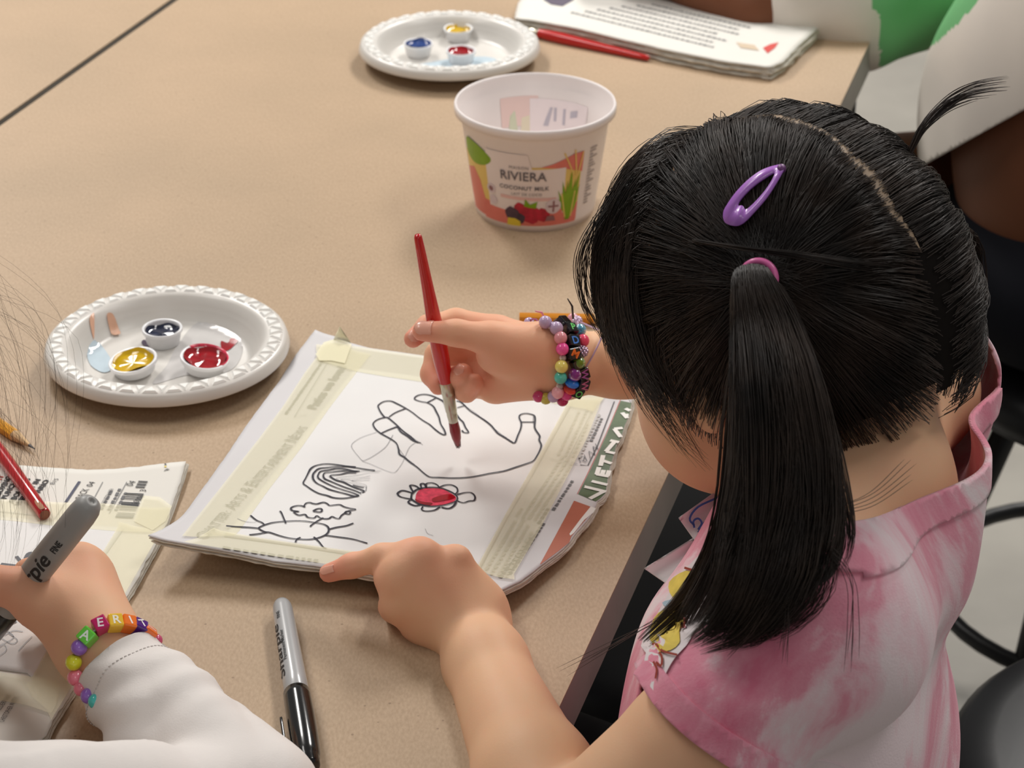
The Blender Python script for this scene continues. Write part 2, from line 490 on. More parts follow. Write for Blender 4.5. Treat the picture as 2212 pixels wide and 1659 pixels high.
# ---- little paint pots
def make_pot(px, py, base_h, rt, ht, paint, label, tilt=(0, 0), splash=None, fill=0.62):
    c = V(px, py, base_h)
    t = thing('paint_pot', c, label, 'paint pot', 'small white paint pots on the plates')
    k = rt / 0.013
    prof = [(0, 0.0012), (0.0096 * k, 0.0012), (0.0112 * k, ht * 0.9), (0.0114 * k, ht), (0.0128 * k, ht + 0.0004), (0.0130 * k, ht), (0.0130 * k, ht - 0.0018),
            (0.0121 * k, ht - 0.002), (0.0106 * k, 0.0004), (0.0098 * k, 0), (0, 0)]
    R = Matrix.Rotation(tilt[0], 3, 'X') @ Matrix.Rotation(tilt[1], 3, 'Y')
    def rot(v): return np.asarray(v) @ np.array(R).T + np.array(c)
    v, f = lathe(prof, 48)
    v = rot(v); dz = c.z - v[:, 2].min(); v[:, 2] += dz
    mesh_obj('cup', v, f, M('white_pot_plastic', (236, 236, 238), 0.22), t)
    fl_ = ht * fill
    prof2 = [(0, fl_ + 0.0002), (0.007 * k, fl_), (0.0100 * k, fl_ + 0.0006), (0.0109 * k, fl_ + 0.0022), (0.0112 * k, fl_ + 0.0024)]
    v, f = lathe(prof2, 40)
    a = np.arctan2(v[:, 1], v[:, 0]); r = np.hypot(v[:, 0], v[:, 1])
    v[:, 2] += 0.0006 * np.sin(a * 2 + px) * (r / 0.01) + 0.0004 * np.sin(a * 5 + 1) * (r / 0.01) ** 2
    v = rot(v); v[:, 2] += dz
    mesh_obj('paint', v, f, paint, t)
    if splash:
        prof3 = [(0.0110 * k, ht - 0.003), (0.0113 * k, ht + 0.0001), (0.0126 * k, ht + 0.0007)]
        v, f = lathe(prof3, 24, arc=splash[1])
        v = rot(v); v[:, 2] += dz
        mesh_obj('rim_paint', v, f, splash[0], t)
    return t
bh = 0.0017
make_pot(353, 741, bh, 0.0128, 0.0108, BLUE, 'white paint pot of dark navy paint on the near plate')
make_pot(293, 805, bh, 0.0152, 0.0078, YEL, 'white paint pot of yellow paint on the near plate', (math.radians(4), math.radians(-7)), fill=0.70)
make_pot(441, 800, bh, 0.0152, 0.0082, RED, 'white paint pot of red paint with smeared pink rim', (math.radians(3), math.radians(8)),
         (REDTHIN, (-0.6, 2.4)), fill=0.70)
make_pot(904, 119, bh, 0.0125, 0.0105, BLUE2, 'white paint pot of blue paint on the far plate', fill=0.8)
make_pot(990, 86, bh, 0.0125, 0.0105, YEL, 'white paint pot of yellow paint on the far plate', fill=0.72)
make_pot(996, 134, bh, 0.0125, 0.0105, RED, 'white paint pot of red paint on the far plate', fill=0.72)
# ================================================================ yogurt tub
cc = V(1155, 447, 0)
TUB = M('tub_plastic', (240, 231, 228), 0.35, sss=0.0, var=0.02, scale=12)
tub = thing('yogurt_tub', cc, 'empty round yogurt tub printed with berries and palm leaves', 'tub')
HT = 0.0815
def tub_r(z): return np.interp(z, [0.006, 0.070], [0.0437, 0.0525])
prof = [(0, 0.003), (0.041, 0.003), (0.0425, 0.005), (0.0517, 0.071), (0.0535, 0.0725), (0.0548, HT - 0.002), (0.0556, HT), (0.0568, HT), (0.0574, HT - 0.0015), (0.0574, HT - 0.006),
        (0.0562, HT - 0.0065), (0.0545, HT - 0.0066), (0.0540, 0.072), (0.0525, 0.0700), (0.0437, 0.006), (0.0428, 0.0), (0.040, 0), (0.038, 0.0015), (0, 0.0015)]
v, f = lathe(prof, 96, cc)
mesh_obj('tub_wall', v, f, TUB, tub)
vdir = math.atan2(-cc.y, -cc.x)                      # azimuth facing the camera
def tubmap(v2, off):
    z = v2[:, 1]; r = tub_r(z) + off
    a = vdir + v2[:, 0] / 0.049
    return np.column_stack([cc.x + r * np.cos(a), cc.y + r * np.sin(a), TZ + z])
def tub_decal(name, polys, mat, off=0.0003, smooth_n=0):
    if smooth_n: polys = [[tuple(q) for q in spline(p, smooth_n, True)[:-1]] for p in polys]
    for p_ in polys:
        v2, f2 = mesh2d([p_], 0.004, None)
        mesh_obj(name, tubmap(v2, off), f2, mat, tub)
CORAL = M('print_coral', (226, 122, 108), 0.4, var=0.06, scale=60)
PYEL = M('print_yellow', (232, 200, 110), 0.4)
PGREEN = M('print_green', (128, 168, 14), 0.4, var=0.12, scale=120)
PRED = M('print_red', (186, 34, 58), 0.4, var=0.25, scale=260)
PDARK = M('print_plum', (78, 56, 72), 0.4, var=0.3, scale=260)
PWHITE = M('print_white', (238, 226, 222), 0.4)
PTEXT = M('print_text_grey', (104, 98, 104), 0.5)
mm = lambda pts: [(x * 0.001, y * 0.001) for x, y in pts]
# label panel runs -50..+43 mm around the front; x grows to the camera's right
tub_decal('label_border', [mm([(-64, 6), (35, 6), (35, 30), (-64, 30)])], CORAL, 0.0002)
tub_decal('label_yellow', [mm([(-64, 20), (35, 20), (35, 52), (-64, 52)])], PYEL, 0.00022)
tub_decal('label_coral_edge', [mm([(-64, 16), (-41, 16), (-46, 34), (-52, 42), (-64, 38)]), mm([(12, 54), (28, 60), (36, 60), (36, 44), (28, 47), (20, 50), (4, 52)])], CORAL, 0.0003)
tub_decal('label_white_panel', [mm([(-37, 14), (22, 14), (22, 50.5), (-37, 50.5)]), mm([(-37, 50.5), (-2, 50.5), (-5, 62), (-36, 62)])], PWHITE, 0.00042)
tub_decal('label_band', [mm([(-44, 5), (34, 5), (34, 14), (16, 19), (-6, 15), (-36, 17), (-44, 16)])], CORAL, 0.00045)
tub_decal('label_leaf', [mm([(-58, 63), (-44, 62), (-32, 55), (-36, 49), (-46, 46), (-54, 47), (-60, 52)])], PGREEN, 0.0005, 3)
fr = []
for (x0, y0, x1, y1, w_) in ((26, 8, 27, 48, 2.2), (27, 8, 34, 44, 2), (26, 8, 20, 40, 2.0), (26, 8, 17, 33, 1.8), (27, 10, 35, 34, 2), (26, 8, 31, 40, 1.6), (25, 8, 24, 40, 1.6), (26, 10, 18, 26, 1.8), (27, 8, 34, 24, 1.6)):
    fr.append(mm([(x0 - .8, y0), (x0 + .8, y0), ((x0 + x1) / 2 + w_, (y0 + y1) / 2), (x1, y1), ((x0 + x1) / 2 - w_, (y0 + y1) / 2)]))
tub_decal('label_palm_frond', fr, PGREEN, 0.0006)
fy = []
for (x0, y0, x1, y1) in ((30, 40, 20, 62), (31, 42, 28, 63), (32, 42, 35, 60), (29, 10, 31, 30), (24, 10, 20, 30)):
    fy.append(mm([(x0 - .6, y0), (x0 + .6, y0), (x1 + .5, y1), (x1 - .5, y1)]))
tub_decal('label_straw_stroke', fy, PYEL, 0.0007)
def blob(cx, cy, r, n=14, wob=0.1, ph=0.0): return [(cx + r * (1 + wob * math.sin(5 * t + ph)) * math.cos(t), cy + r * (1 + wob * math.sin(4 * t + ph)) * math.sin(t)) for t in np.linspace(0, 2 * math.pi, n, endpoint=False)]
tub_decal('label_raspberry', [mm(blob(-3, 14.5, 7.5)), mm(blob(6, 14, 5.5)), mm(blob(-11, 19, 4.6))], PRED, 0.0007)
tub_decal('label_blackberry', [mm(blob(-17.5, 14, 5.6)), mm(blob(-11.5, 11, 4.2))], PDARK, 0.0008)
tub_decal('label_pineapple', [mm([(-22, 4.6), (-11, 4.6), (-11, 8.5), (-15, 10.5), (-21, 10.5)])], M('print_lemon', (226, 200, 60), 0.4), 0.0009)
tub_decal('label_stalk', [mm([(-8, 21), (-7, 27), (-3.5, 22.5), (2, 25), (1, 19.5), (-4, 20)])], PGREEN, 0.0009)
tub_decal('label_badge', [mm(blob(14, 20.5, 6.0, 20, 0)), mm(blob(-33, 22, 3.6, 16, 0)), mm(blob(-34, 31, 3.8, 16, 0))], M('print_badge', (222, 206, 210), 0.4), 0.0008)
tub_decal('label_badge_mark', [mm([(10, 20), (18, 20), (18, 21.4), (10, 21.4)]), mm([(13.4, 16), (14.8, 16), (14.8, 25), (13.4, 25)]), mm(blob(-34, 31, 2.0, 10)), mm([(8, 9), (16, 9), (14.5, 13), (9.5, 13)])], M('print_mauve', (150, 104, 108), 0.45), 0.001)
def tub_text(s, h, x, y, mat, bold=0.0, sp=1.0, name='label_text', xs=1.0):
    v2, f2 = text2d(s, h * 0.001, bold=bold, spacing=sp, xscale=xs, su=0.003, align='CENTER')
    v2 = v2 + np.array((x * 0.001, y * 0.001))
    return mesh_obj(name, tubmap(v2, 0.0011), f2, mat, tub)
tub_text('RIVIERA', 6.8, -8.5, 41.5, PTEXT, 0.012, 1.02, xs=0.95)
tub_text('MAISON', 2.2, -11, 50.5, PTEXT, 0, 1.2)
tub_text('COCONUT MILK', 2.9, -8, 34, PTEXT, 0.02, 1.1, xs=1.05)
tub_text('LAIT DE COCO', 2.0, -6, 29.6, PTEXT, 0.0, 1.15)
tub_decal('label_band_pink', [mm([(-26, 26), (16, 25), (16, 27.6), (-26, 28.6)])], M('print_pink', (232, 190, 184), 0.4), 0.0006)
# printed side panel of rows
rows = [mm([(42, y), (42 + 6 + 3 * math.sin(y), y), (42 + 6 + 3 * math.sin(y), y + 1.1), (42, y + 1.1)]) for y in np.arange(16, 60, 2.4)]
tub_decal('label_small_print', rows, M('print_small', (168, 156, 150), 0.5), 0.0004)
# the label on the far side shows through the inner wall
def tubmap_in(v2, off):
    z = v2[:, 1]; r = np.interp(z, [0.005, 0.071], [0.0425, 0.0517]) - off
    a = vdir + math.pi - v2[:, 0] / 0.049
    return np.column_stack([cc.x + r * np.cos(a), cc.y + r * np.sin(a), TZ + z])
def tub_in(name, polys, mat, off):
    for p_ in polys:
        v2, f2 = mesh2d([p_], 0.004, None); mesh_obj(name, tubmap_in(v2, off), f2, mat, tub)
tub_in('show_through_coral', [mm([(-26, 44), (2, 44), (2, 66), (-26, 66)])], M('show_coral', (232, 206, 200), 0.35), 0.0003)
tub_in('show_through_green', [mm([(-22, 30), (-12, 30), (-15, 56), (-19, 52)]), mm([(44, 36), (56, 36), (54, 58), (46, 52)])], M('show_green', (208, 214, 188), 0.35), 0.0004)
tub_in('show_through_yellow', [mm([(-12, 30), (-4, 30), (-3, 52), (-10, 50)])], M('show_yellow', (228, 220, 196), 0.35), 0.0004)
tub_in('show_through_panel', [mm([(-4, 20), (42, 20), (42, 64), (-4, 64)])], M('show_panel', (238, 228, 230), 0.35), 0.00045)
tub_in('show_through_mark', [mm([(6, 44), (11, 58), (13, 58), (10, 44)]), mm([(14, 48), (16, 48), (16, 58), (14, 58)]), mm([(21, 46), (23, 46), (23, 58), (21, 58)]), mm([(27, 52), (33, 54), (33, 59), (27, 57)])],
       M('show_mark', (188, 184, 196), 0.35), 0.0007)
# ================================================================ the girl's drawing pad (curled newspaper pad with taped sheet)
NEWS = M('newsprint', (212, 210, 212), 0.7, 0.2, var=0.025, scale=18)
NEWSEDGE = M('newsprint_edge', (206, 200, 188), 0.8, 0.2, var=0.12, scale=160)
WHITE = M('drawing_paper', (229, 228, 227), 0.75, 0.2, var=0.012, scale=30, bump=0.05, bscale=900)
INK = M('black_marker_ink', (30, 28, 44), 0.45, 0.4)
PENCIL = M('graphite_line', (120, 120, 126), 0.5)
def tape_mat(name, col, a):
    m = M(name, col, 0.45, 0.4, bump=0.12, bscale=300)
    b = m.node_tree.nodes['Principled BSDF']; b.inputs['Alpha'].default_value = a
    return m
TAPE = tape_mat('masking_tape', (246, 240, 206), 0.46)
TAPE2 = tape_mat('masking_tape_thick', (246, 240, 206), 0.75)
class Surf:
    """gently curled sheet: height above the table as a function of place"""
    def __init__(s, BL, BR, TL, TR, hf):
        s.o = np.array(BL[:2]); 
        ex = ((np.array(BR[:2]) - s.o) + (np.array(TR[:2]) - np.array(TL[:2]))) / 2
        ey = ((np.array(TL[:2]) - s.o) + (np.array(TR[:2]) - np.array(BR[:2]))) / 2
        s.inv = np.linalg.inv(np.stack([ex, ey], 1)); s.hf = hf
    def uv(s, xy): return (np.asarray(xy) - s.o) @ s.inv.T
    def h(s, xy):
        q = s.uv(xy); return s.hf(q[..., 0], q[..., 1])
    def drop(s, px, py, off=0.0):
        h = 0.006
        for _ in range(7):
            p = V(px, py, h + off); h = float(s.h(np.array((p.x, p.y))))
        return np.array((p.x, p.y, TZ + h + off))
    def dropN(s, q, off=0.0):
        h = np.full(np.asarray(q).shape[:-1], 0.006)
        for _ in range(7):
            p = VN(q, h + off); h = s.h(p[..., :2])
        p[..., 2] = TZ + h + off
        return p
    def lay(s, v2, off): return np.column_stack([v2[:, 0], v2[:, 1], TZ + s.h(v2) + off])
    def xy(s, pts): return [tuple(p[:2]) for p in s.dropN(np.array(pts, float))]
    def strokes(s, name, lines, width, mat, parent, off=0.0005, closed=False, n=6, jitter=0.25):
        parts = [ribbon2d(s.xy(l), width, n, closed, jitter=jitter) for l in lines]
        v, f = join2(parts)
        return mesh_obj(name, s.lay(v, off), f, mat, parent)
    def patch(s, name, polys, mat, parent, off, smooth_n=0, step=0.008):
        q = [s.xy(p) for p in polys]
        if smooth_n: q = [[tuple(a) for a in spline(p, smooth_n, True)[:-1]] for p in q]
        v, f = mesh2d(q, step, step)
        return mesh_obj(name, s.lay(v, off), f, mat, parent)
    def text(s, name, string, p0, p1, height, mat, parent, off=0.0005, fit=True, **k):
        a, b = [np.array(q) for q in s.xy([p0, p1])]
        e1 = (b - a); L = np.linalg.norm(e1); e1 /= L; e2 = np.array((-e1[1], e1[0]))
        v, f = text2d(string, height, **k)
        if fit: v = v * np.array((L / (v[:, 0].max() - v[:, 0].min()), 1.0))
        v = a + v[:, :1] * e1 + v[:, 1:] * e2
        return mesh_obj(name, s.lay(v, off), f, mat, parent)
    def rows(s, name, p0, p1, pitch, count, height, lengths, mat, parent, off=0.0004, seed=1, indent=None):
        """lines of print too small to read: broken dashes"""
        r = np.random.default_rng(seed)
        a, b = [np.array(q) for q in s.xy([p0, p1])]
        e1 = (b - a); L = np.linalg.norm(e1); e1 /= L; e2 = np.array((-e1[1], e1[0]))
        polys = []
        for i in range(count):
            x = 0.0 if indent is None else indent[i] * L; end = L * (lengths[i % len(lengths)])
            while x < end:
                w_ = min(r.uniform(0.0014, 0.0046), end - x)
                y0 = -i * pitch
                c = [(x, y0), (x + w_, y0), (x + w_, y0 + height * r.uniform(0.7, 1.1)), (x, y0 + height)]
                polys.append([tuple(a + e1 * q[0] + e2 * q[1]) for q in c])
                x += w_ + 0.0013
        v, f = mesh2d(polys, None, None)
        return mesh_obj(name, s.lay(v, off), f, mat, parent)
BASE = 0.0048
def hf1(u, v):
    u = np.clip(u, -0.2, 1.2); v = np.clip(v, -0.2, 1.2)
    w_ = np.clip(1 - v, 0, 1.2)
    return BASE + 0.0100 * w_ ** 2.2 + 0.012 * np.clip(0.45 - u, 0, 1) ** 2 * w_ * 2.2 + 0.0012 * np.sin(3.0 * u + 1.0) * w_
corners = [V(320, 1155, .016), V(1070, 1280, .014), V(680, 712, .005), V(1365, 852, .005)]
S1f = Surf(*[(c.x, c.y) for c in corners], hf1)
bottom = [(320, 1156), (352, 1166), (432, 1180), (500, 1192), (552, 1203), (592, 1212), (640, 1217), (690, 1223), (780, 1238), (900, 1258), (1000, 1272), (1070, 1281)]
right = [(1070, 1281), (1100, 1266), (1126, 1254), (1150, 1235), (1180, 1212), (1210, 1190), (1232, 1170), (1238, 1158), (1258, 1135), (1278, 1112), (1287, 1092), (1290, 1082), (1300, 1076), (1309, 1066), (1313, 1040), (1318, 1012),
         (1326, 985), (1332, 962), (1342, 948), (1350, 920), (1360, 895), (1364, 870), (1367, 852)]
top = [(680, 712), (706, 722), (730, 728), (755, 740), (800, 752), (860, 760), (940, 772), (1040, 786), (1130, 800), (1210, 815), (1290, 832), (1340, 842), (1367, 852)]
left = [(320, 1156), (352, 1143), (385, 1122), (402, 1105), (424, 1074), (456, 1030), (490, 982), (530, 922), (566, 873), (604, 822), (640, 765), (668, 728), (680, 712)]
c0 = S1f.drop(700, 1000)
pad = thing('drawing_pad', (c0[0], c0[1], TZ), "curled newspaper pad with taped white drawing of a hand under the girl's brush", 'drawing pad')
def pad_sheet(S, name, b, r_, t_, l, off, th, mat, parent, nu=60, nv=60, shift=(0, 0), rag=0.0):
    g = coons(b, r_, t_, l, nu, nv)
    P = S.dropN(g)
    if rag:
        for j in (0, nv - 1): P[j, :, :2] += rng.normal(0, rag, (nu, 2))
        for i in (0, nu - 1): P[:, i, :2] += rng.normal(0, rag, (nv, 2))
    P[..., 0] += shift[0]; P[..., 1] += shift[1]
    P[..., 2] += off
    v, f = sheet_mesh(P, nv, nu, th)
    return mesh_obj(name, v, f, mat, parent)
sheet1 = pad_sheet(S1f, 'top_page', bottom, right, top, left, 0.0, 0.0007, NEWS, pad, 70, 70, rag=0.0001)
for k, (off, sh, rg) in enumerate(((-0.0011, (0.0006, -0.0006), 0.0002), (-0.0021, (0.0016, 0.0004), 0.0003), (-0.0031, (0.0010, -0.0006), 0.0002))):
    pad_sheet(S1f, 'under_page', bottom, right, top, left, off, 0.0008, NEWSEDGE, pad, 50, 50, shift=sh, rag=rg)
# printed areas
GREENP = M('printed_dark_green', (86, 104, 74), 0.55, var=0.25, scale=110)
RUST = M('printed_rust', (182, 106, 84), 0.55, var=0.05)
S1f.patch('printed_green_block', [[(1249, 1068), (1278, 1010), (1310, 940), (1335, 880), (1341, 866), (1364, 871), (1360, 895), (1349, 921), (1341, 948), (1331, 963), (1325, 985), (1317, 1012), (1312, 1040), (1308, 1066), (1296, 1078), (1287, 1084)]], GREENP, pad, 0.0002)
S1f.patch('printed_rust_block', [[(1240, 1082), (1281, 1097), (1274, 1113), (1252, 1138), (1234, 1160), (1230, 1172), (1205, 1192), (1170, 1218), (1166, 1220)]], RUST, pad, 0.0002)
S1f.patch('torn_white_edge', [[(1276, 1095), (1287, 1099), (1282, 1108), (1262, 1124), (1240, 1152), (1232, 1158), (1230, 1154), (1254, 1122)]], M('torn_paper', (235, 232, 228), 0.8), pad, 0.0003)
S1f.strokes('printed_red_rule', [[(1247, 1068), (1276, 1010), (1309, 938), (1340, 865)]], 0.0004, M('printed_red_rule', (190, 96, 84), 0.6), pad, 0.0003)
S1f.strokes('printed_rule', [[(1253, 1005), (1270, 1006), (1290, 965), (1327, 868)]], 0.0007, M('printed_black', (70, 70, 74), 0.6), pad, 0.0003, n=1, jitter=0)
# VIETNAM lettering, bottoms of the letters torn off; strokes laid in place
WL = M('printed_white_letter', (236, 236, 232), 0.6)
vn = [[(1263, 1053), (1309, 1064)], [(1263, 1053), (1266, 1053)], [(1274, 1079), (1306, 1062)],           # V
      [(1278, 1041), (1312, 1049)],                                                                      # I
      [(1288, 1026), (1315, 1031)], [(1289, 1027), (1294, 1011)], [(1300, 1029), (1304, 1017)], [(1312, 1030), (1316, 1018)],   # E
      [(1303, 985), (1297, 1008)], [(1300, 996), (1321, 1003)],                                          # T
      [(1330, 953), (1309, 977)], [(1309, 977), (1328, 981)], [(1318, 953), (1337, 957)],                # N
      [(1327, 928), (1341, 946)], [(1327, 928), (1345, 926)],                                            # A
      [(1344, 893), (1355, 905)], [(1347, 898), (1358, 898)], [(1351, 884), (1361, 889)]]                # M
S1f.strokes('printed_headline', vn, 0.0027, WL, pad, 0.0006, n=1, jitter=0)
GT = M('printed_grey_text', (140, 140, 140), 0.65)
GTL = M('printed_pale_text', (178, 176, 172), 0.65)
GT2 = M('printed_dark_text', (104, 104, 106), 0.65)
# drawing sheet
dl = [(484, 1160), (765, 797)]
S_white = [(484, 1160), (560, 1170), (640, 1181), (720, 1194), (800, 1206), (900, 1215), (1037, 1229), (1090, 1130), (1140, 1045), (1190, 955), (1236, 872), (1160, 860), (1060, 842), (960, 824), (880, 812), (765, 797), (700, 880), (640, 960), (560, 1062)]
sp_ = [S_white[0:7], S_white[6:11], list(reversed(S_white[10:16])), [S_white[0]] + list(reversed(S_white[15:19]))]
pad_sheet(S1f, 'drawing_sheet', sp_[0], sp_[1], sp_[2], sp_[3], 0.0008, 0.0005, WHITE, pad, 50, 50)
# tape strips: left, top, right, bottom (each overlaps the sheet)
def strip(S, name, a, b, off, mat, parent, nu=4, nv=40, rag=0.0003):
    """a, b: the two long edges in pixels"""
    A, Bq = resample(a, nv), resample(b, nv)
    g = np.stack([A + (Bq - A) * t for t in np.linspace(0, 1, nu)], 1)
    P = S.dropN(g); P[..., 2] += off
    for j in (0, nv - 1): P[j, :, :2] += rng.normal(0, 0.0008, (nu, 2))
    return mesh_obj(name, P.reshape(-1, 3), grid_faces(nv, nu), mat, parent)
strip(S1f, 'tape_strip', [(392, 1163), (470, 1065), (560, 950), (612, 880), (660, 806), (708, 742)], [(510, 1160), (580, 1062), (650, 972), (712, 884), (776, 800), (800, 768)], 0.00100, TAPE, pad)
strip(S1f, 'tape_strip', [(682, 748), (760, 750), (840, 762), (930, 774), (1060, 790), (1200, 815), (1330, 838)], [(690, 782), (770, 806), (830, 816), (930, 831), (1060, 851), (1180, 872), (1280, 890)], 0.00115, TAPE, pad)
strip(S1f, 'tape_strip', [(1025, 1238), (1090, 1118), (1140, 1030), (1190, 940), (1232, 862)], [(1105, 1254), (1166, 1148), (1222, 1040), (1268, 950), (1302, 862)], 0.00125, TAPE, pad)
strip(S1f, 'tape_strip', [(462, 1148), (560, 1166), (640, 1178), (740, 1192), (880, 1210), (1040, 1226)], [(400, 1176), (540, 1198), (630, 1212), (720, 1225), (880, 1252), (1040, 1275)], 0.00140, TAPE, pad)
# torn tape ends on the pad
S1f.patch('tape_tear', [[(682, 770), (700, 744), (722, 738), (760, 748), (745, 790), (716, 784), (690, 784)]], TAPE2, pad, 0.0017)
tb = np.array([tuple(V(720, 735, .006)), tuple(V(758, 741, .006)), tuple(V(734, 706, .014)), tuple(V(742, 722, .012))])
mesh_obj('tape_curl', np.concatenate([tb, tb + np.array((0, 0, 0.0003))]), [(0, 1, 3, 2), (6, 7, 5, 4), (0, 2, 6, 4), (1, 5, 7, 3), (0, 4, 5, 1), (2, 3, 7, 6)], TAPE2, pad)
# print on the pages under the tape
def smallcaps(S, name, string, p0, p1, big, small, mat, parent, off, **k):
    """capitals with larger initials, set along p0-p1"""
    x, V_, F_, n = 0.0, [], [], 0
    first = True
    for ch in string:
        if ch == ' ': x += small * 0.55; first = True; continue
        h_ = big if (first or ch == '&') else small
        v, f = text2d(ch, h_, **k)
        x0 = v[:, 0].min(); v[:, 0] += x - x0
        w_ = v[:, 0].max() - x
        # thin serifs under and over the upright letters
        V_.append(v); F_ += [tuple(i + n for i in q_) for q_ in f]; n += len(v)
        if ch in 'HTRAIENMW':
            for yy in ((0.0, h_) if ch not in 'T' else (0.0,)):
                if ch in 'AMW' and yy: continue
                xs = [x, x + w_] if ch in 'HNMAW' else ([x + w_ / 2] if ch in 'TI' else [x])
                for xx in xs:
                    r_ = np.array([(xx - h_ * .14, yy - h_ * .03), (xx + h_ * .14, yy - h_ * .03), (xx + h_ * .14, yy + h_ * .03), (xx - h_ * .14, yy + h_ * .03)])
                    V_.append(r_); F_.append((n, n + 1, n + 2, n + 3)); n += 4
        x += w_ + small * 0.16; first = False
    v = np.concatenate(V_)
    a, b = [np.array(q_) for q_ in S.xy([p0, p1])]
    e1 = b - a; L = np.linalg.norm(e1); e1 /= L; e2 = np.array((-e1[1], e1[0]))
    v = v * np.array((L / x, 1.0)); v = a + v[:, :1] * e1 + v[:, 1:] * e2
    return mesh_obj(name, S.lay(v, off), F_, mat, parent)
smallcaps(S1f, 'printed_heading', 'CHATTER: ARTS & ENTERTAINMENT NEWS', (446, 1166), (668, 924), 0.0068, 0.0054, GT2, pad, 0.0007)
S1f.text('printed_title', 'Patios we loved', (682, 886), (748, 794), 0.0056, GT2, pad, 0.0007, bold=0.03)
S1f.strokes('printed_frame', [[(662, 898), (636, 902), (708, 784)]], 0.0003, GT2, pad, 0.0006, n=1, jitter=0)
S1f.rows('printed_byline', (620, 896), (700, 780), 0.005, 1, 0.0016, [1.0], GT2, pad, 0.0006, seed=5)
S1f.rows('printed_column', (1048, 1240), (1120, 1120), 0.0040, 4, 0.0017, [0.95, 1.0, 0.9, 0.8], GTL, pad, 0.0007, seed=2)
S1f.rows('printed_column', (1118, 1118), (1206, 985), 0.0036, 4, 0.0017, [0.15, 1.0, 1.0, 0.95], GTL, pad, 0.0007, seed=3)
S1f.rows('printed_column', (1208, 985), (1258, 880), 0.0042, 4, 0.0014, [0.9, 1.0, 0.7, 0.9], GTL, pad, 0.0007, seed=4)
S1f.rows('printed_footer', (1084, 1250), (1154, 1160), 0.0050, 1, 0.0021, [1.0], GT2, pad, 0.0004, seed=6)
S1f.rows('printed_footer', (1104, 1242), (1178, 1132), 0.0050, 1, 0.0021, [1.0], GT2, pad, 0.0004, seed=16)
S1f.rows('printed_web_address', (1198, 1104), (1240, 1040), 0.005, 1, 0.0018, [1.0], GT2, pad, 0.0004, seed=7)
S1f.rows('printed_web_address', (1280, 955), (1303, 905), 0.005, 1, 0.0018, [1.0], GT2, pad, 0.0004, seed=8)
S1f.rows('printed_column', (1166, 1133), (1188, 1100), 0.005, 1, 0.0018, [1.0], GT2, pad, 0.0004, seed=9)
S1f.rows('printed_ruler', (480, 1186), (690, 1216), 0.005, 1, 0.0024, [1.0], GT, pad, 0.0007, seed=10)
S1f.strokes('printed_cell_rule', [[(1188, 993), (1248, 1004)], [(1225, 997), (1290, 868)]], 0.0004, GT, pad, 0.0007, n=1, jitter=0)
# handwritten name RIN
S1f.strokes('handwriting', [[(1254, 1001), (1250, 991)], [(1250, 991), (1256, 987)], [(1256, 987), (1263, 989)], [(1263, 989), (1260, 996)], [(1260, 996), (1252, 996)], [(1258, 996), (1266, 1000)], [(1262, 984), (1268, 998)], [(1275, 992), (1272, 976)], [(1272, 976), (1285, 984)], [(1285, 984), (1281, 966)], [(1281, 966), (1292, 972)], [(1292, 972), (1286, 960)]],
            0.00036, INK, pad, 0.0006, n=1)
# drawings in marker; pixel paths of the lines
def off4(pts, x0, y0, k): return [(x0 + x / k, y0 + y / k) for x, y in pts]
q = lambda pts: off4(pts, 640, 830, 4.0218)
hand = [q([(1083, 524), (1040, 512), (995, 470), (940, 430), (905, 400), (880, 375), (835, 335), (795, 305), (770, 303), (715, 318), (680, 340), (668, 365), (690, 405), (735, 442), (790, 472), (845, 505), (875, 535), (890, 585), (897, 622), (940, 650), (985, 690), (1050, 735), (1100, 780), (1158, 820),
           (1240, 825), (1340, 830), (1440, 828), (1540, 818), (1680, 790), (1800, 770), (1900, 738), (2000, 705), (2060, 680), (2095, 630), (2120, 580), (2128, 540), (2110, 500), (2115, 465), (2085, 420), (2070, 385), (2075, 330), (2070, 290), (2040, 275), (1990, 268), (1945, 280), (1938, 310), (1955, 350), (1950, 400), (1925, 460), (1900, 522), (1870, 515), (1840, 495), (1790, 465), (1750, 440), (1720, 405), (1690, 370), (1640, 330), (1580, 290), (1510, 245), (1465, 200), (1425, 165), (1392, 160)]),
        q([(770, 303), (735, 260), (712, 210), (720, 190), (760, 165), (820, 160), (870, 180), (950, 222), (1010, 260), (1060, 300), (1110, 335), (1160, 365), (1210, 410), (1260, 445), (1296, 452), (1285, 410), (1255, 360), (1240, 300), (1215, 250), (1190, 205), (1140, 175), (1085, 165), (1035, 148), (1030, 130), (1060, 110), (1110, 102), (1165, 110), (1215, 130), (1280, 165), (1300, 215), (1320, 270)]),
        q([(1395, 280), (1420, 315), (1450, 345), (1470, 390), (1498, 435), (1455, 432), (1440, 415)]),
        q([(740, 440), (800, 412), (880, 382)]), q([(805, 300), (860, 262), (948, 226)]), q([(1135, 175), (1212, 135)]), q([(1398, 218), (1458, 202)]), q([(1955, 343), (2072, 343)]),
        q([(880, 385), (910, 430), (965, 465), (1010, 500), (1060, 522)])]
S1f.strokes('ink_hand_outline', hand, 0.00095, INK, pad, 0.0013, n=3)
pencil = [q([(700, 430), (580, 470), (510, 510), (480, 548), (500, 590), (540, 640), (580, 682), (640, 705), (720, 740), (790, 768), (850, 782), (890, 745), (925, 690), (955, 620), (985, 560), (1035, 520)]), q([(575, 682), (640, 655), (720, 605), (780, 555), (815, 500), (840, 455)]),
          q([(1470, 205), (1560, 265), (1640, 335)]), q([(1720, 400), (1790, 455), (1830, 480)]), q([(2060, 290), (2060, 350), (2085, 420)]), q([(1120, 1270), (1140, 1310), (1190, 1330)]),
          q([(890, 570), (950, 650), (1030, 712)]), q([(1000, 470), (1100, 540)])]
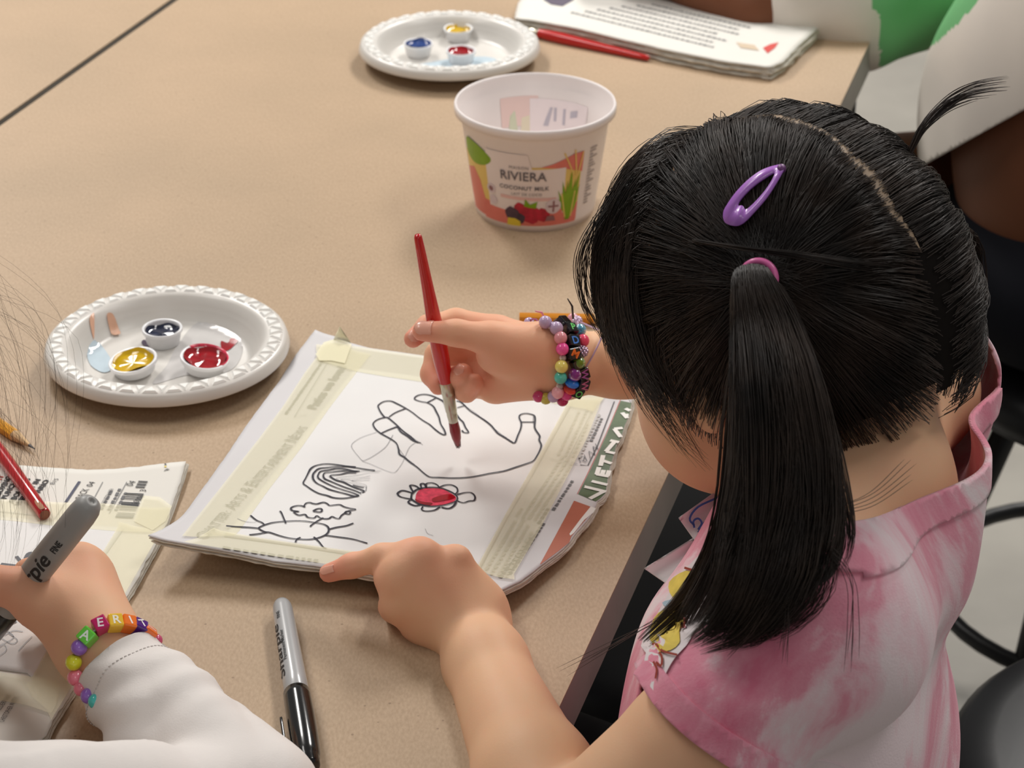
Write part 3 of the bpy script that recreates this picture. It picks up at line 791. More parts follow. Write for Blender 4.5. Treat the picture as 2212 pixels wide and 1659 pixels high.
S1f.strokes('pencil_lines', pencil, 0.00028, PENCIL, pad, 0.0012, n=4)
r5 = lambda pts: off4(pts, 470, 990, 5.821)
rainbow = [r5([(1740, 130), (1620, 120), (1500, 102), (1390, 92), (1300, 98), (1220, 120), (1170, 155), (1140, 210), (1110, 270), (1078, 335), (1120, 370), (1200, 425), (1280, 465), (1380, 490), (1450, 515), (1540, 525), (1620, 522), (1700, 508), (1780, 490)]),
           r5([(1980, 175), (1850, 158), (1740, 140), (1620, 126), (1500, 126), (1380, 138), (1280, 150), (1230, 185), (1200, 230), (1205, 285), (1250, 335), (1330, 375), (1400, 410), (1500, 440), (1620, 470), (1730, 500), (1780, 490)]),
           r5([(1790, 185), (1700, 178), (1600, 155), (1500, 150), (1400, 168), (1300, 185), (1270, 220), (1262, 260), (1300, 295), (1380, 340), (1480, 385), (1600, 425), (1700, 455), (1780, 490)]),
           r5([(1760, 190), (1650, 182), (1540, 182), (1430, 195), (1350, 205), (1330, 240), (1350, 280), (1420, 310), (1500, 345), (1600, 385), (1720, 425), (1800, 460)]),
           r5([(1745, 205), (1640, 205), (1540, 225), (1430, 235), (1430, 260), (1500, 300), (1580, 320), (1660, 360), (1740, 395), (1840, 430), (1820, 455)]), r5([(1840, 390), (1780, 380), (1700, 360)])]
S1f.strokes('ink_rainbow', rainbow, 0.00105, INK, pad, 0.0013, n=4)
thin = [r5([(2060, 178), (1960, 180), (1800, 182)]), r5([(2030, 195), (1900, 205), (1780, 230), (1640, 245), (1520, 265), (1500, 280), (1600, 330), (1700, 370), (1800, 420), (1800, 480)]), r5([(1920, 240), (1800, 260), (1600, 275), (1550, 290), (1640, 320), (1760, 350), (1860, 380), (1870, 430)]),
        r5([(1920, 268), (1800, 278), (1690, 300), (1740, 320), (1850, 350), (1875, 380), (1850, 450)]), r5([(1915, 295), (1720, 302), (1640, 288), (1560, 285)]), r5([(1440, 235), (1400, 245), (1420, 262)]), r5([(250, 780), (340, 815), (450, 825), (490, 820)])]
S1f.strokes('pencil_rainbow', thin, 0.00026, PENCIL, pad, 0.0012, n=5)
cloud = [r5([(1105, 635), (1060, 620), (1000, 618), (940, 635), (922, 660), (950, 680), (1025, 692), (960, 695), (985, 720), (1030, 738), (1100, 728), (1130, 760), (1180, 772), (1220, 770), (1250, 745), (1290, 770), (1340, 782), (1400, 780), (1440, 755), (1480, 772), (1530, 780), (1560, 740), (1610, 705), (1640, 685), (1740, 665), (1660, 650), (1590, 630), (1540, 605), (1480, 608), (1410, 615), (1380, 592), (1330, 576), (1250, 595), (1200, 590), (1160, 578), (1110, 590), (1085, 630)]),
         r5([(1200, 685), (1250, 660), (1300, 655), (1315, 680), (1290, 698), (1230, 692), (1205, 686)]), r5([(1600, 710), (1620, 690), (1670, 695), (1655, 725), (1605, 715)])]
S1f.strokes('ink_cloud', cloud, 0.00095, INK, pad, 0.0013, n=4)
sun = [r5([(590, 860), (700, 830), (850, 815), (1000, 808), (1120, 815), (1220, 830), (1330, 850), (1385, 880), (1400, 920), (1390, 955), (1350, 990), (1260, 1025), (1160, 1042), (1040, 1040), (900, 1025), (780, 995), (660, 955), (590, 945), (520, 900), (590, 860)]),
       r5([(590, 860), (560, 830), (490, 800), (415, 740)]), r5([(860, 840), (835, 780), (800, 700), (780, 688)]), r5([(1330, 770), (1250, 815), (1180, 865), (1170, 882)]), r5([(520, 902), (380, 890), (220, 882), (110, 872)]),
       r5([(640, 950), (500, 975), (400, 985)]), r5([(1400, 915), (1500, 890), (1620, 870), (1710, 838)]), r5([(1350, 990), (1500, 1010), (1680, 1035), (1780, 1060), (1885, 1092)]), r5([(1210, 1012), (1270, 1065), (1330, 1140), (1370, 1158)]), r5([(1045, 1018), (1000, 1040), (980, 1080)])]
S1f.strokes('ink_sun', sun, 0.00100, INK, pad, 0.0013, n=4)
flower = [q([(1000, 985), (1010, 960), (1060, 925), (1150, 912), (1240, 915), (1310, 935), (1370, 965), (1398, 995), (1390, 1030), (1330, 1055), (1240, 1072), (1150, 1075), (1080, 1060), (1030, 1035), (1000, 1010), (1000, 985)]),
          q([(1020, 965), (960, 945), (915, 940), (880, 965), (900, 990), (950, 1005), (1005, 1015)]), q([(1020, 960), (990, 905), (1000, 892), (1040, 900), (1080, 930)]), q([(1090, 925), (1080, 885), (1110, 880), (1130, 915)]), q([(1130, 915), (1130, 880), (1180, 872), (1225, 890), (1240, 915)]),
          q([(1240, 912), (1290, 892), (1350, 890), (1395, 915), (1400, 950), (1380, 970)]), q([(1395, 975), (1460, 958), (1520, 958), (1552, 990), (1545, 1025), (1500, 1030), (1450, 1045), (1390, 1025)]), q([(1390, 1035), (1370, 1070), (1325, 1095), (1260, 1085)]), q([(1250, 1080), (1200, 1110), (1130, 1118), (1090, 1105), (1100, 1078)]), q([(1085, 1062), (1030, 1070), (975, 1045), (985, 1025), (1005, 1020)])]
S1f.strokes('ink_flower', flower, 0.00105, INK, pad, 0.0013, n=4)
S1f.patch('paint_flower_center', [q([(1040, 975), (1060, 940), (1110, 918), (1190, 915), (1270, 925), (1340, 958), (1388, 995), (1370, 1030), (1310, 1050), (1220, 1068), (1150, 1065), (1080, 1050), (1040, 1025)])], REDTHIN, pad, 0.0010, 3, 0.003)
S1f.patch('paint_flower_wet', [q([(1180, 1010), (1260, 980), (1330, 970), (1382, 990), (1360, 1010), (1290, 1025), (1200, 1040)]), q([(1032, 1010), (1090, 1035), (1180, 1045), (1160, 1066), (1090, 1055), (1045, 1035)])], RED, pad, 0.0012, 3, 0.003)
# ================================================================ second child's pad at lower left
def hf2(u, v):
    v = np.clip(v, -0.3, 1.3); u = np.clip(u, -0.3, 1.3)
    return 0.0042 + 0.0035 * np.clip(v - 0.75, 0, 1) ** 1.5 * 3 * np.clip(u, 0, 1) + 0.002 * np.clip(0.3 - v, 0, 1)
k2 = [V(-330, 1640, .004), V(98, 1598, .005), V(-150, 1010, .006), V(402, 995, .007)]
S2f = Surf(*[(c.x, c.y) for c in k2], hf2)
b2 = [(-330, 1640), (-200, 1640), (-60, 1630), (40, 1612), (84, 1604)]
r2 = [(84, 1604), (100, 1588), (110, 1565), (138, 1520), (160, 1486), (200, 1410), (250, 1325), (290, 1262), (335, 1180), (352, 1148), (372, 1090), (390, 1040), (402, 996)]
t2 = [(-150, 990), (-60, 998), (30, 1004), (110, 1010), (190, 1015), (260, 1012), (330, 1004), (402, 996)]
l2 = [(-330, 1640), (-240, 1300), (-150, 990)]
c0 = S2f.drop(120, 1250)
pad2 = thing('drawing_pad', (c0[0], c0[1], TZ), 'taped newspaper pad with barcode print under the grey marker, lower left', 'drawing pad')
NEWS2 = M('newsprint_warm', (226, 223, 216), 0.7, 0.2, var=0.02, scale=18)
pad_sheet(S2f, 'top_page', b2, r2, t2, l2, 0, 0.0006, NEWS2, pad2, 50, 60, rag=0.0002)
for off, sh in ((-0.0012, (0.0008, -0.0004)), (-0.0023, (0.0014, 0.0002))):
    pad_sheet(S2f, 'under_page', b2, r2, t2, l2, off, 0.0008, NEWSEDGE, pad2, 50, 60, shift=sh, rag=0.00015)
sw2 = [(-200, 1440), (-60, 1440), (60, 1456), (72, 1470)], [(72, 1470), (130, 1370), (200, 1240), (268, 1142)], [(-100, 1112), (50, 1122), (160, 1135), (268, 1142)], [(-200, 1440), (-150, 1260), (-100, 1112)]
pad_sheet(S2f, 'drawing_sheet', *sw2, 0.0007, 0.0004, WHITE, pad2, 30, 30)
strip(S2f, 'tape_strip', [(-80, 1075), (20, 1082), (130, 1088), (220, 1090), (330, 1100), (376, 1098)], [(-90, 1118), (30, 1128), (130, 1140), (250, 1150), (300, 1152), (352, 1153)], 0.0009, TAPE, pad2)
strip(S2f, 'tape_strip', [(60, 1484), (120, 1376), (190, 1250), (262, 1130)], [(110, 1560), (190, 1430), (262, 1300), (345, 1156)], 0.0011, TAPE, pad2)
strip(S2f, 'tape_strip', [(-180, 1440), (-40, 1450), (80, 1468), (130, 1478)], [(-180, 1500), (-40, 1510), (60, 1528), (118, 1548)], 0.0013, TAPE, pad2)
S2f.patch('tape_tear', [[(310, 1075), (345, 1078), (372, 1098), (358, 1130), (330, 1150), (290, 1130)]], TAPE, pad2, 0.0014, 0)
BLK = M('printed_black_bold', (34, 34, 38), 0.6)
REDT = M('printed_red', (204, 58, 48), 0.6)
S2f.text('printed_headline_red', 'FIGHT', (-12, 1062), (9, 1028), 0.0028, REDT, pad2, 0.0004, bold=0.03)
for s_, a, b in (('BOXING', (1, 1070), (25, 1031)), ('PUNCHES', (13, 1079), (44, 1031)), ('ABOUT ITS', (28, 1088), (67, 1034)), ('WENT IT IN', (42, 1093), (89, 1036)), ('ONTARIO', (66, 1092), (107, 1038))):
    S2f.text('printed_headline', s_, a, b, 0.0030, BLK, pad2, 0.0004, bold=0.045)
S2f.text('printed_page_number', 'B15', (116, 1048), (127, 1036), 0.0026, GT2, pad2, 0.0004)
S2f.text('printed_page_number', '04', (198, 1053), (206, 1043), 0.0036, BLK, pad2, 0.0004)
S2f.text('printed_word', 'BACK', (176, 1080), (193, 1058), 0.0040, BLK, pad2, 0.0004)
S2f.strokes('printed_bar', [[(142, 1086), (172, 1041)]], 0.0017, M('printed_navy', (60, 62, 86), 0.6), pad2, 0.0004, n=1, jitter=0)
S2f.strokes('printed_rule', [[(118, 1122), (142, 1086)], [(205, 1074), (222, 1042)], [(236, 1110), (274, 1042)], [(-60, 1096), (0, 1106), (90, 1116)]], 0.0005, GT, pad2, 0.0004, n=1, jitter=0)
S2f.rows('printed_credit', (222, 1102), (247, 1056), 0.0042, 3, 0.0018, [0.95, 1.0, 0.85], GT2, pad2, 0.0004, seed=12)
S2f.text('printed_caption', 'EXPLANATION WITH', (222, 1096), (246, 1058), 0.0024, GT2, pad2, 0.0005)
bars = []
rb = np.random.default_rng(3)
for i, t in enumerate(np.linspace(0, 1, 14)):
    x0, y0 = 250 + 25 * t * 0.9, 1117 - 50 * t
    L_ = 38
    if i in (3, 9): continue
    bars.append([(x0 + 0, y0), (x0 + L_, y0 + 2)])
for i, b_ in enumerate(bars):
    S2f.strokes('barcode_bar', [b_], float(rb.choice([0.0007, 0.0011, 0.0017])), M('barcode_black', (44, 44, 48), 0.6), pad2, 0.0005, n=1, jitter=0)
for i, t in enumerate(np.linspace(0, 1, 5)):
    x0, y0 = 293 + 6 * t, 1053 - 12 * t
    S2f.strokes('barcode_bar', [[(x0, y0), (x0 + 20, y0 + 1)]], 0.0007 if i % 2 else 0.0011, M('barcode_black', (44, 44, 48), 0.6), pad2, 0.0005, n=1, jitter=0)
S2f.text('barcode_number', '00006', (296, 1092), (312, 1072), 0.0036, BLK, pad2, 0.0005)
S2f.text('barcode_number', '3', (314, 1064), (317, 1059), 0.0036, BLK, pad2, 0.0005, fit=False)
S2f.text('barcode_number', '04', (285, 1052), (294, 1042), 0.0040, BLK, pad2, 0.0005)
S2f.text('printed_name', 'CHRISTOPHER WATERS', (8, 1562), (42, 1506), 0.0026, GT2, pad2, 0.0005)
S2f.text('printed_name', 'SASHA LEDERMAN', (-14, 1558), (24, 1504), 0.0026, GT2, pad2, 0.0005)
S2f.strokes('printed_registration_mark', [[(356, 1003), (359, 1005)]], 0.0010, BLK, pad2, 0.0005, n=1)
S2f.strokes('printed_colour_mark', [[(356, 1008), (359, 1010)]], 0.0009, M('mark_yellow', (226, 206, 90), 0.6), pad2, 0.0005, n=1)
S2f.strokes('printed_pen_mark', [[(355, 1018), (362, 1014), (366, 1015), (360, 1016)]], 0.0006, GT2, pad2, 0.0005, n=1)
S2f.strokes('ink_drawing', [[(2, 1222), (36, 1226)], [(36, 1205), (48, 1220)], [(56, 1210), (62, 1200), (70, 1198)], [(74, 1196), (80, 1194)]], 0.0022, INK, pad2, 0.0011, n=3)
S2f.strokes('ink_drawing', [[(-30, 1362), (0, 1358), (22, 1352), (36, 1346)]], 0.0014, INK, pad2, 0.0011, n=3)
S2f.strokes('pencil_scribble', [[(0, 1362), (18, 1368), (30, 1380), (12, 1392), (-10, 1400)], [(40, 1410), (56, 1392), (70, 1378)], [(0, 1420), (14, 1408), (8, 1396), (-8, 1412), (-4, 1436)], [(10, 1376), (30, 1366), (50, 1368)], [(0, 1380), (26, 1394), (38, 1386), (20, 1372)]], 0.0004, PENCIL, pad2, 0.0011, n=5)
# ================================================================ far newspaper pad under the third person's arm
fp = thing('drawing_pad', V(1450, 70), 'folded newspaper pad at the far end, beneath a brown forearm', 'drawing pad')
def flatS(h): return Surf((0, 0), (1, 0), (0, 1), (1, 1), lambda u, v: 0 * u + h)
F3 = flatS(0.011)
fb = [(1112, 40), (1150, 44), (1250, 62), (1340, 84), (1440, 108), (1560, 132), (1664, 146)]
frr = [(1664, 146), (1694, 132), (1728, 96), (1790, 40), (1830, -10)]
ft = [(1160, -60), (1400, -50), (1640, -30), (1830, -10)]
fll = [(1112, 40), (1118, 10), (1160, -60)]
pad_sheet(F3, 'top_page', fb, frr, ft, fll, 0, 0.0008, NEWS2, fp, 40, 30, rag=0.0003)
for k, off in enumerate((-0.002, -0.004, -0.006, -0.0085)):
    pad_sheet(F3, 'under_page', fb, frr, ft, fll, off, 0.0016, NEWSEDGE, fp, 40, 20, shift=(0.001 * math.sin(k * 2), 0.0015 * math.cos(k * 3)), rag=0.0008)
F3.patch('printed_picture', [[(1174, 0), (1190, 10), (1215, 14), (1240, 0), (1230, -16), (1180, -14)]], M('print_mauve_dark', (92, 82, 100), 0.6), fp, 0.0004)
F3.rows('printed_column', (1300, -14), (1620, 62), 0.010, 7, 0.0036, [1.0, .96, 1.0, .9], GT, fp, 0.0004, seed=20, indent=[.34, .28, .22, .18, .14, .1, .05])
F3.patch('printed_red_mark', [[(1648, 104), (1664, 96), (1682, 92), (1674, 104), (1658, 116)]], REDT, fp, 0.0004)
F3.patch('printed_tan_mark', [[(1590, 92), (1630, 98), (1640, 110), (1600, 104)]], M('print_tan', (206, 186, 160), 0.6), fp, 0.0004)
# ================================================================ markers, pencils, brushes
GREYB = M('grey_marker_barrel', (170, 171, 172), 0.3, 0.5, coat=0.3)
GREYD = M('grey_marker_barrel_dark', (152, 151, 149), 0.42, 0.5)
BLACKP = M('black_marker_plastic', (18, 18, 19), 0.18, 0.5, coat=0.3)
LOGO = M('marker_print', (34, 34, 36), 0.5)
def frame(a, b, up):
    a, b = Vector(a), Vector(b); t = (b - a).normalized()
    x = (Vector(up) - t * Vector(up).dot(t)).normalized(); y = t.cross(x)
    return a, t, x, y
def on_barrel(v2, a, t, x, y, rf, off):
    """v2: (along axis, angle * r)"""
    r = rf(v2[:, 0]); ang = v2[:, 1] / 0.006
    R = r + off
    return np.array(a) + v2[:, :1] * np.array(t) + (R * np.cos(ang))[:, None] * np.array(x) + (R * np.sin(ang))[:, None] * np.array(y)
def axis_lathe(prof, a, t, x, y, n=40):
    """prof: (r, s along axis)"""
    v, f = lathe(prof, n)
    return np.array(a) + v[:, :1] * np.array(x) + v[:, 1:2] * np.array(y) + v[:, 2:] * np.array(t), f
def lettering(s, a, t, x, y, rf, s0, ang0, h, mat, parent, flip=False, bold=0.0, name='lettering', length=None, shear=0.0):
    v, f = text2d(s, h, bold=bold, su=0.003, sv=0.0012, shear=shear)
    if length: v[:, 0] *= length / v[:, 0].max()
    if flip: v[:, 0] *= -1
    else: v[:, 1] *= -1
    v = v + np.array((s0, ang0 * 0.006))
    return mesh_obj(name, on_barrel(v, a, t, x, y, rf, 0.00025), f, mat, parent)
def make_marker(end, capend, label, capped=True, up=(0, 0, 1), grey=GREYB, roll=0.0, fat=1.0):
    a, t, x, y = frame(end, capend, up)
    q_ = Matrix.Rotation(roll, 3, t); x = q_ @ x; y = q_ @ y
    th = thing('permanent_marker', a, label, 'marker')
    if capped:
        body = [(0, 0), (0.0022, 0.0002), (0.0040, 0.0018), (0.0048, 0.0042), (0.0052, 0.008), (0.0060, 0.070), (0.0061, 0.0812), (0.0058, 0.0818)]
        v, f = axis_lathe(body, a, t, x, y); mesh_obj('barrel', v, f, grey, th)
        cap = [(0.0059, 0.0795), (0.0066, 0.0797), (0.0068, 0.084), (0.0070, 0.100), (0.0069, 0.116), (0.0064, 0.127), (0.0058, 0.1305), (0.0054, 0.1315), (0.0053, 0.1360), (0.0046, 0.1372), (0.0020, 0.1376), (0, 0.1376)]
        v, f = axis_lathe(cap, a, t, x, y); cp = mesh_obj('cap', v, f, BLACKP, th)
        # pocket clip: a curved bar standing off the cap
        pts, m_ = [], 12
        V_, F_ = [], []
        for i in range(m_):
            s = 0.098 + (0.1335 - 0.098) * i / (m_ - 1)
            rr = 0.0094 if i < 9 else 0.0094 - (i - 8) * 0.0010
            wv = 0.0020 if i else 0.0014
            th_ = 0.0014
            for (dr, dw) in ((0, -wv), (0, wv), (th_, wv * 0.8), (th_, -wv * 0.8)):
                V_.append(np.array(a + t * s + y * (rr + dr - 0.0006) + x * dw))
        for i in range(m_ - 1):
            for j in range(4):
                F_.append((i * 4 + j, i * 4 + (j + 1) % 4, (i + 1) * 4 + (j + 1) % 4, (i + 1) * 4 + j))
        F_ += [(3, 2, 1, 0), tuple((m_ - 1) * 4 + j for j in range(4))]
        bevel(mesh_obj('clip', V_, F_, BLACKP, cp), 0.0004)
        rf = lambda s: np.interp(s, [0, 0.0048, 0.008, 0.070, 0.082], [0.003, 0.0049, 0.0052, 0.0060, 0.0061])
    else:
        body = [(0, 0.0009), (0.0010, 0.0009), (0.0013, 0.0), (0.0028, 0.0004), (0.0046, 0.0022), (0.0056, 0.0055), (0.0060, 0.011), (0.0062, 0.040), (0.0062, 0.088)]
        body = [(r_ * fat, s_) for r_, s_ in body]
        v, f = axis_lathe(body, a, t, x, y); mesh_obj('barrel', v, f, grey, th)
        grip = [(0.0062, 0.088), (0.0064, 0.089), (0.0064, 0.110), (0.0050, 0.112), (0.0044, 0.120), (0.0030, 0.122), (0.0022, 0.128), (0.0012, 0.130), (0.0007, 0.133), (0, 0.1334)]
        grip = [(r_ * fat, s_) for r_, s_ in grip]
        v, f = axis_lathe(grip, a, t, x, y); mesh_obj('grip', v, f, BLACKP, th)
        rf = lambda s: np.interp(s, [0, 0.0055, 0.011, 0.040, 0.088], [0.003, 0.0056, 0.0060, 0.0062, 0.0062]) * fat
    return th, a, t, x, y, rf
r0 = 0.0066
mk, a, t, x, y, rf = make_marker(V(608, 1300, r0), V(664, 1634, r0), 'capped grey permanent marker with black cap lying on the kraft paper', True)
# print runs along the left flank
lettering('Sharpie', a, t, x, y, rf, 0.070, 0.80, 0.0050, LOGO, mk, flip=True, bold=0.01, length=0.046, shear=0.2)
lettering('Permanent Marker', a, t, x, y, rf, 0.0575, 0.40, 0.0020, LOGO, mk, flip=True, bold=0.01, length=0.026)
lettering('FINE', a, t, x, y, rf, 0.0205, 0.45, 0.0020, LOGO, mk, flip=True, bold=0.02, length=0.006)
# the second child's marker, uncapped and held
M2A, M2B = D(200, 1082, 1.015), D(-46, 1390, 1.080)
mk2, a, t, x, y, rf = make_marker(M2A, M2B, 'uncapped grey permanent marker gripped by the hand at lower left', False, up=(-0.1, -0.85, 0.5), grey=GREYD, fat=1.16)
lettering('Sharpie', a, t, x, y, rf, 0.079, -0.62, 0.0060, LOGO, mk2, flip=True, bold=0.02, length=0.040, shear=0.25)
lettering('FINE', a, t, x, y, rf, 0.0345, -0.50, 0.0026, LOGO, mk2, flip=True, bold=0.03, length=0.008)
# ---- pencils
PAINTY = M('yellow_pencil_paint', (226, 158, 28), 0.35, coat=0.2)
PAINTO = M('orange_pencil_paint', (226, 146, 30), 0.35, coat=0.2)
WOOD = M('bare_cedar', (206, 172, 128), 0.7, var=0.1, scale=300)
LEAD = M('graphite', (44, 44, 48), 0.4)
def make_pencil(tip, tail, paint, label):
    a, t, x, y = frame(tail, tip, (0, 0, 1))
    L = (Vector(tip) - Vector(tail)).length
    th = thing('pencil', a, label, 'pencil')
    r = 0.0037
    def hexring(s, k): return [np.array(a + t * (s + (0.0012 if (k < 0.99 and j % 2) else 0)) + (x * math.cos(j * math.pi / 6) + y * math.sin(j * math.pi / 6)) * (r * k * (1 if j % 2 == 0 else 0.9))) for j in range(12)]
    sh = L - 0.021
    def rings(L_):
        v = np.concatenate([hexring(s, k) for s, k in L_]); f = []
        for i in range(len(L_) - 1):
            for j in range(12): f.append((i * 12 + j, i * 12 + (j + 1) % 12, (i + 1) * 12 + (j + 1) % 12, (i + 1) * 12 + j))
        f.append(tuple(range(11, -1, -1))); f.append(tuple((len(L_) - 1) * 12 + j for j in range(12)))
        return v, f
    v, f = rings([(0, 1), (sh, 1.0)]); mesh_obj('shaft', v, f, paint, th, smooth=False)
    v, f = rings([(sh - 0.0003, 0.985), (sh + 0.0145, 0.32)]); mesh_obj('sharpened_wood', v, f, WOOD, th, smooth=False)
    v, f = rings([(sh + 0.0142, 0.31), (L - 0.0006, 0.07), (L, 0.02)]); mesh_obj('lead', v, f, LEAD, th, smooth=False)
    return th, a, t, x, y
pn, a, t, x, y = make_pencil(V(1352, 690, .0037), V(1122, 686, .0037), PAINTO, 'orange hexagonal pencil lying behind the beaded wrist')
lettering('2 HB', a, t, y * -1, x, lambda s: 0 * s + 0.0034, 0.034, 0.0, 0.0022, LOGO, pn)
make_pencil(V(74, 969, .0030), V(-470, 600, .0037), PAINTY, 'sharpened yellow pencil pointing in from the left edge')
# ---- paint brushes
REDH = M('red_lacquer', (196, 22, 22), 0.2, 0.5, coat=0.5)
FERR = M('ferrule_metal', (190, 184, 166), 0.28, metal=1.0)
BRIS = M('bristle_painted', (140, 10, 26), 0.3, 0.5, coat=0.3)
BRISD = M('bristle_dark', (88, 30, 24), 0.5)
def make_brush(tip, tail, label, scale=1.0, bare=False, L=None, paint=True):
    a, t, x, y = frame(tip, tail, (0, 0, 1))
    L = (Vector(tail) - Vector(tip)).length
    th = thing('paint_brush', tip, label, 'paint brush')
    k = scale
    prof = [(0.0032 * k, 0.040), (0.0035 * k, 0.044), (0.0041 * k, 0.056), (0.0042 * k, 0.066), (0.0038 * k, 0.082), (0.0030 * k, L * 0.75), (0.0023 * k, L * 0.93), (0.0020 * k, L - 0.0015), (0.0014 * k, L), (0, L)]
    v, f = axis_lathe(prof, a, t, x, y, 24); h = mesh_obj('handle', v, f, REDH, th)
    prof = [(0.0022 * k, 0.0165), (0.0024 * k, 0.017), (0.0027 * k, 0.022), (0.0026 * k, 0.023), (0.0029 * k, 0.024), (0.0031 * k, 0.034), (0.0030 * k, 0.0345), (0.0034 * k, 0.0355), (0.0035 * k, 0.0425), (0.0033 * k, 0.043)]
    v, f = axis_lathe(prof, a, t, x, y, 24); mesh_obj('ferrule', v, f, FERR, th)
    # bristles: bundle of tapering strands with a body
    prof = [(0.0, 0.0), (0.0011 * k, 0.0015), (0.0023 * k, 0.006), (0.0028 * k, 0.011), (0.0023 * k, 0.0175)]
    v, f = axis_lathe(prof, a, t, x, y, 20); br = mesh_obj('bristles', v, f, BRIS if paint else BRISD, th)
    parts = []
    for i in range(70):
        an = rng.uniform(0, 6.283); rr = 0.0023 * k * math.sqrt(rng.uniform(0.5, 1))
        d = x * math.cos(an) + y * math.sin(an)
        e = x * rng.normal(0, 0.0004) + y * rng.normal(0, 0.0004)
        p = [a + t * 0.0172 + d * rr, a + t * 0.011 + d * rr * 1.15, a + t * 0.005 + d * rr * 0.85, a + t * rng.uniform(-0.001, 0.0015) + d * rr * 0.25 + e]
        parts.append(tube([tuple(q) for q in p], [0.00016, 0.00018, 0.00016, 0.00005], 4))
    v, f = join(*parts)
    o = mesh_obj('bristle_strand', v, f, BRISD if paint else BRIS, br); o['kind'] = 'stuff'
    return th, a, t, x, y
BT, BE = D(990, 966, 1.252), D(902, 507, 1.190)
bth, a, t, x, y = make_brush(BT, BE, "red-handled paint brush with red-wet bristles in the girl's right hand", 1.14)
def brush_decal(name, polys, mat, a, t, x, y, rad):
    v, f = mesh2d(polys, 0.002, 0.0008)
    mesh_obj(name, on_barrel(v, a, t, x, y, rad, 0.00012), f, mat, bth)
camd = (Vector(cam.location) - a); camd = (camd - t * camd.dot(t)).normalized()
xx, yy = camd, t.cross(camd)
brad = lambda s: np.interp(s, [0.040, 0.044, 0.056, 0.066, 0.082, 0.0925, 0.115], [0.0034, 0.0037, 0.00435, 0.00445, 0.00403, 0.0034, 0.0026])
YPT = M('dried_yellow_paint', (206, 166, 30), 0.5)
spots = []
for s0, s1, w0, a0 in ((0.071, 0.078, 0.0011, 0.0012), (0.076, 0.086, 0.0009, 0.0006), (0.083, 0.092, 0.0006, 0.0014), (0.049, 0.0515, 0.0010, -0.0002), (0.0445, 0.047, 0.0011, 0.0008)):
    spots.append([tuple(p) for p in spline([(s0, a0), ((s0 + s1) / 2, a0 + w0), (s1, a0 + w0 * 0.3), ((s0 + s1) / 2, a0 - w0 * 0.8)], 4, True)[:-1]])
brush_decal('dried_paint', spots, YPT, a, t, xx, yy, brad)
# brush lying off the left edge: only the blunt handle end is in view
hb = thing('paint_brush', V(105, 1118, .011), 'chipped red brush handle lying across the lower left pad', 'paint brush')
a, t, x, y = frame(S2f.drop(97, 1112, 0.0042), V(-330, 520, .0042) + Vector((0, 0, 0.0)), (0, 0, 1))
a = Vector(a)
v, f = axis_lathe([(0, 0), (0.0030, 0), (0.0034, 0.0006), (0.0036, 0.002), (0.0040, 0.03), (0.0043, 0.06), (0.0040, 0.10), (0.0036, 0.118), (0, 0.118)], a, t, x, y, 24)
h_ = mesh_obj('handle', v, f, M('red_lacquer_old', (176, 20, 26), 0.18, coat=0.5, var=0.1, scale=80), hb)
v, f = axis_lathe([(0, -0.0001), (0.0029, -0.0001)], a, t, x, y, 24); mesh_obj('bare_end', v, f, M('brush_end_wood', (136, 84, 62), 0.7), h_)
v2, f2 = mesh2d([[tuple(p) for p in spline([(0.0008, -0.001), (0.0012, 0.003), (0.009, 0.0035), (0.012, 0.002), (0.008, 0.0012), (0.010, -0.0005), (0.005, -0.0012)], 3, True)[:-1]]], 0.003, 0.001)
mesh_obj('chipped_patch', on_barrel(v2, a, t, x, y * -1, lambda s: 0 * s + 0.0036, 0.00025), f2, M('brush_chip', (170, 122, 92), 0.7), h_)
v, f = axis_lathe([(0.0037, 0.116), (0.0034, 0.118), (0.0030, 0.15), (0.0028, 0.152)], a, t, x, y, 24); mesh_obj('ferrule', v, f, FERR, hb)
v, f = axis_lathe([(0.0027, 0.150), (0.0032, 0.158), (0.0015, 0.170), (0, 0.174)], a, t, x, y, 20); mesh_obj('bristles', v, f, BRISD, hb)
# brush by the far plate
make_brush(V(1075, 52, .0045), V(1402, 126, .0030), 'red paint brush lying between the far plate and the folded newspaper', 1.15, paint=False)
# ================================================================ smooth bodies: distance fields meshed on a sparse grid
class Cone:
    def __init__(s, a, b, r1, r2): s.a, s.b, s.r1, s.r2 = np.array(a, float), np.array(b, float), r1, r2
    def d(s, p):
        ba = s.b - s.a; pa = p - s.a
        h = np.clip(pa @ ba / (ba @ ba + 1e-12), 0, 1)
        return np.sqrt(((pa - h[..., None] * ba) ** 2).sum(-1)) - (s.r1 + (s.r2 - s.r1) * h)
    def box(s): m = max(s.r1, s.r2); return np.minimum(s.a, s.b) - m, np.maximum(s.a, s.b) + m
class Ell:
    def __init__(s, c, r, R=None): s.c, s.r = np.array(c, float), np.array(r, float); s.R = np.eye(3) if R is None else np.array(R, float)
    def d(s, p):   # R columns are the axes
        q = (p - s.c) @ s.R
        k0 = np.sqrt(((q / s.r) ** 2).sum(-1)); k1 = np.sqrt(((q / s.r ** 2) ** 2).sum(-1)) + 1e-9
        return k0 * (k0 - 1) / k1
    def box(s): m = s.r.max(); return s.c - m, s.c + m
def smin(a, b, k):
    h = np.maximum(k - np.abs(a - b), 0) / k
    return np.minimum(a, b) - h * h * k * 0.25
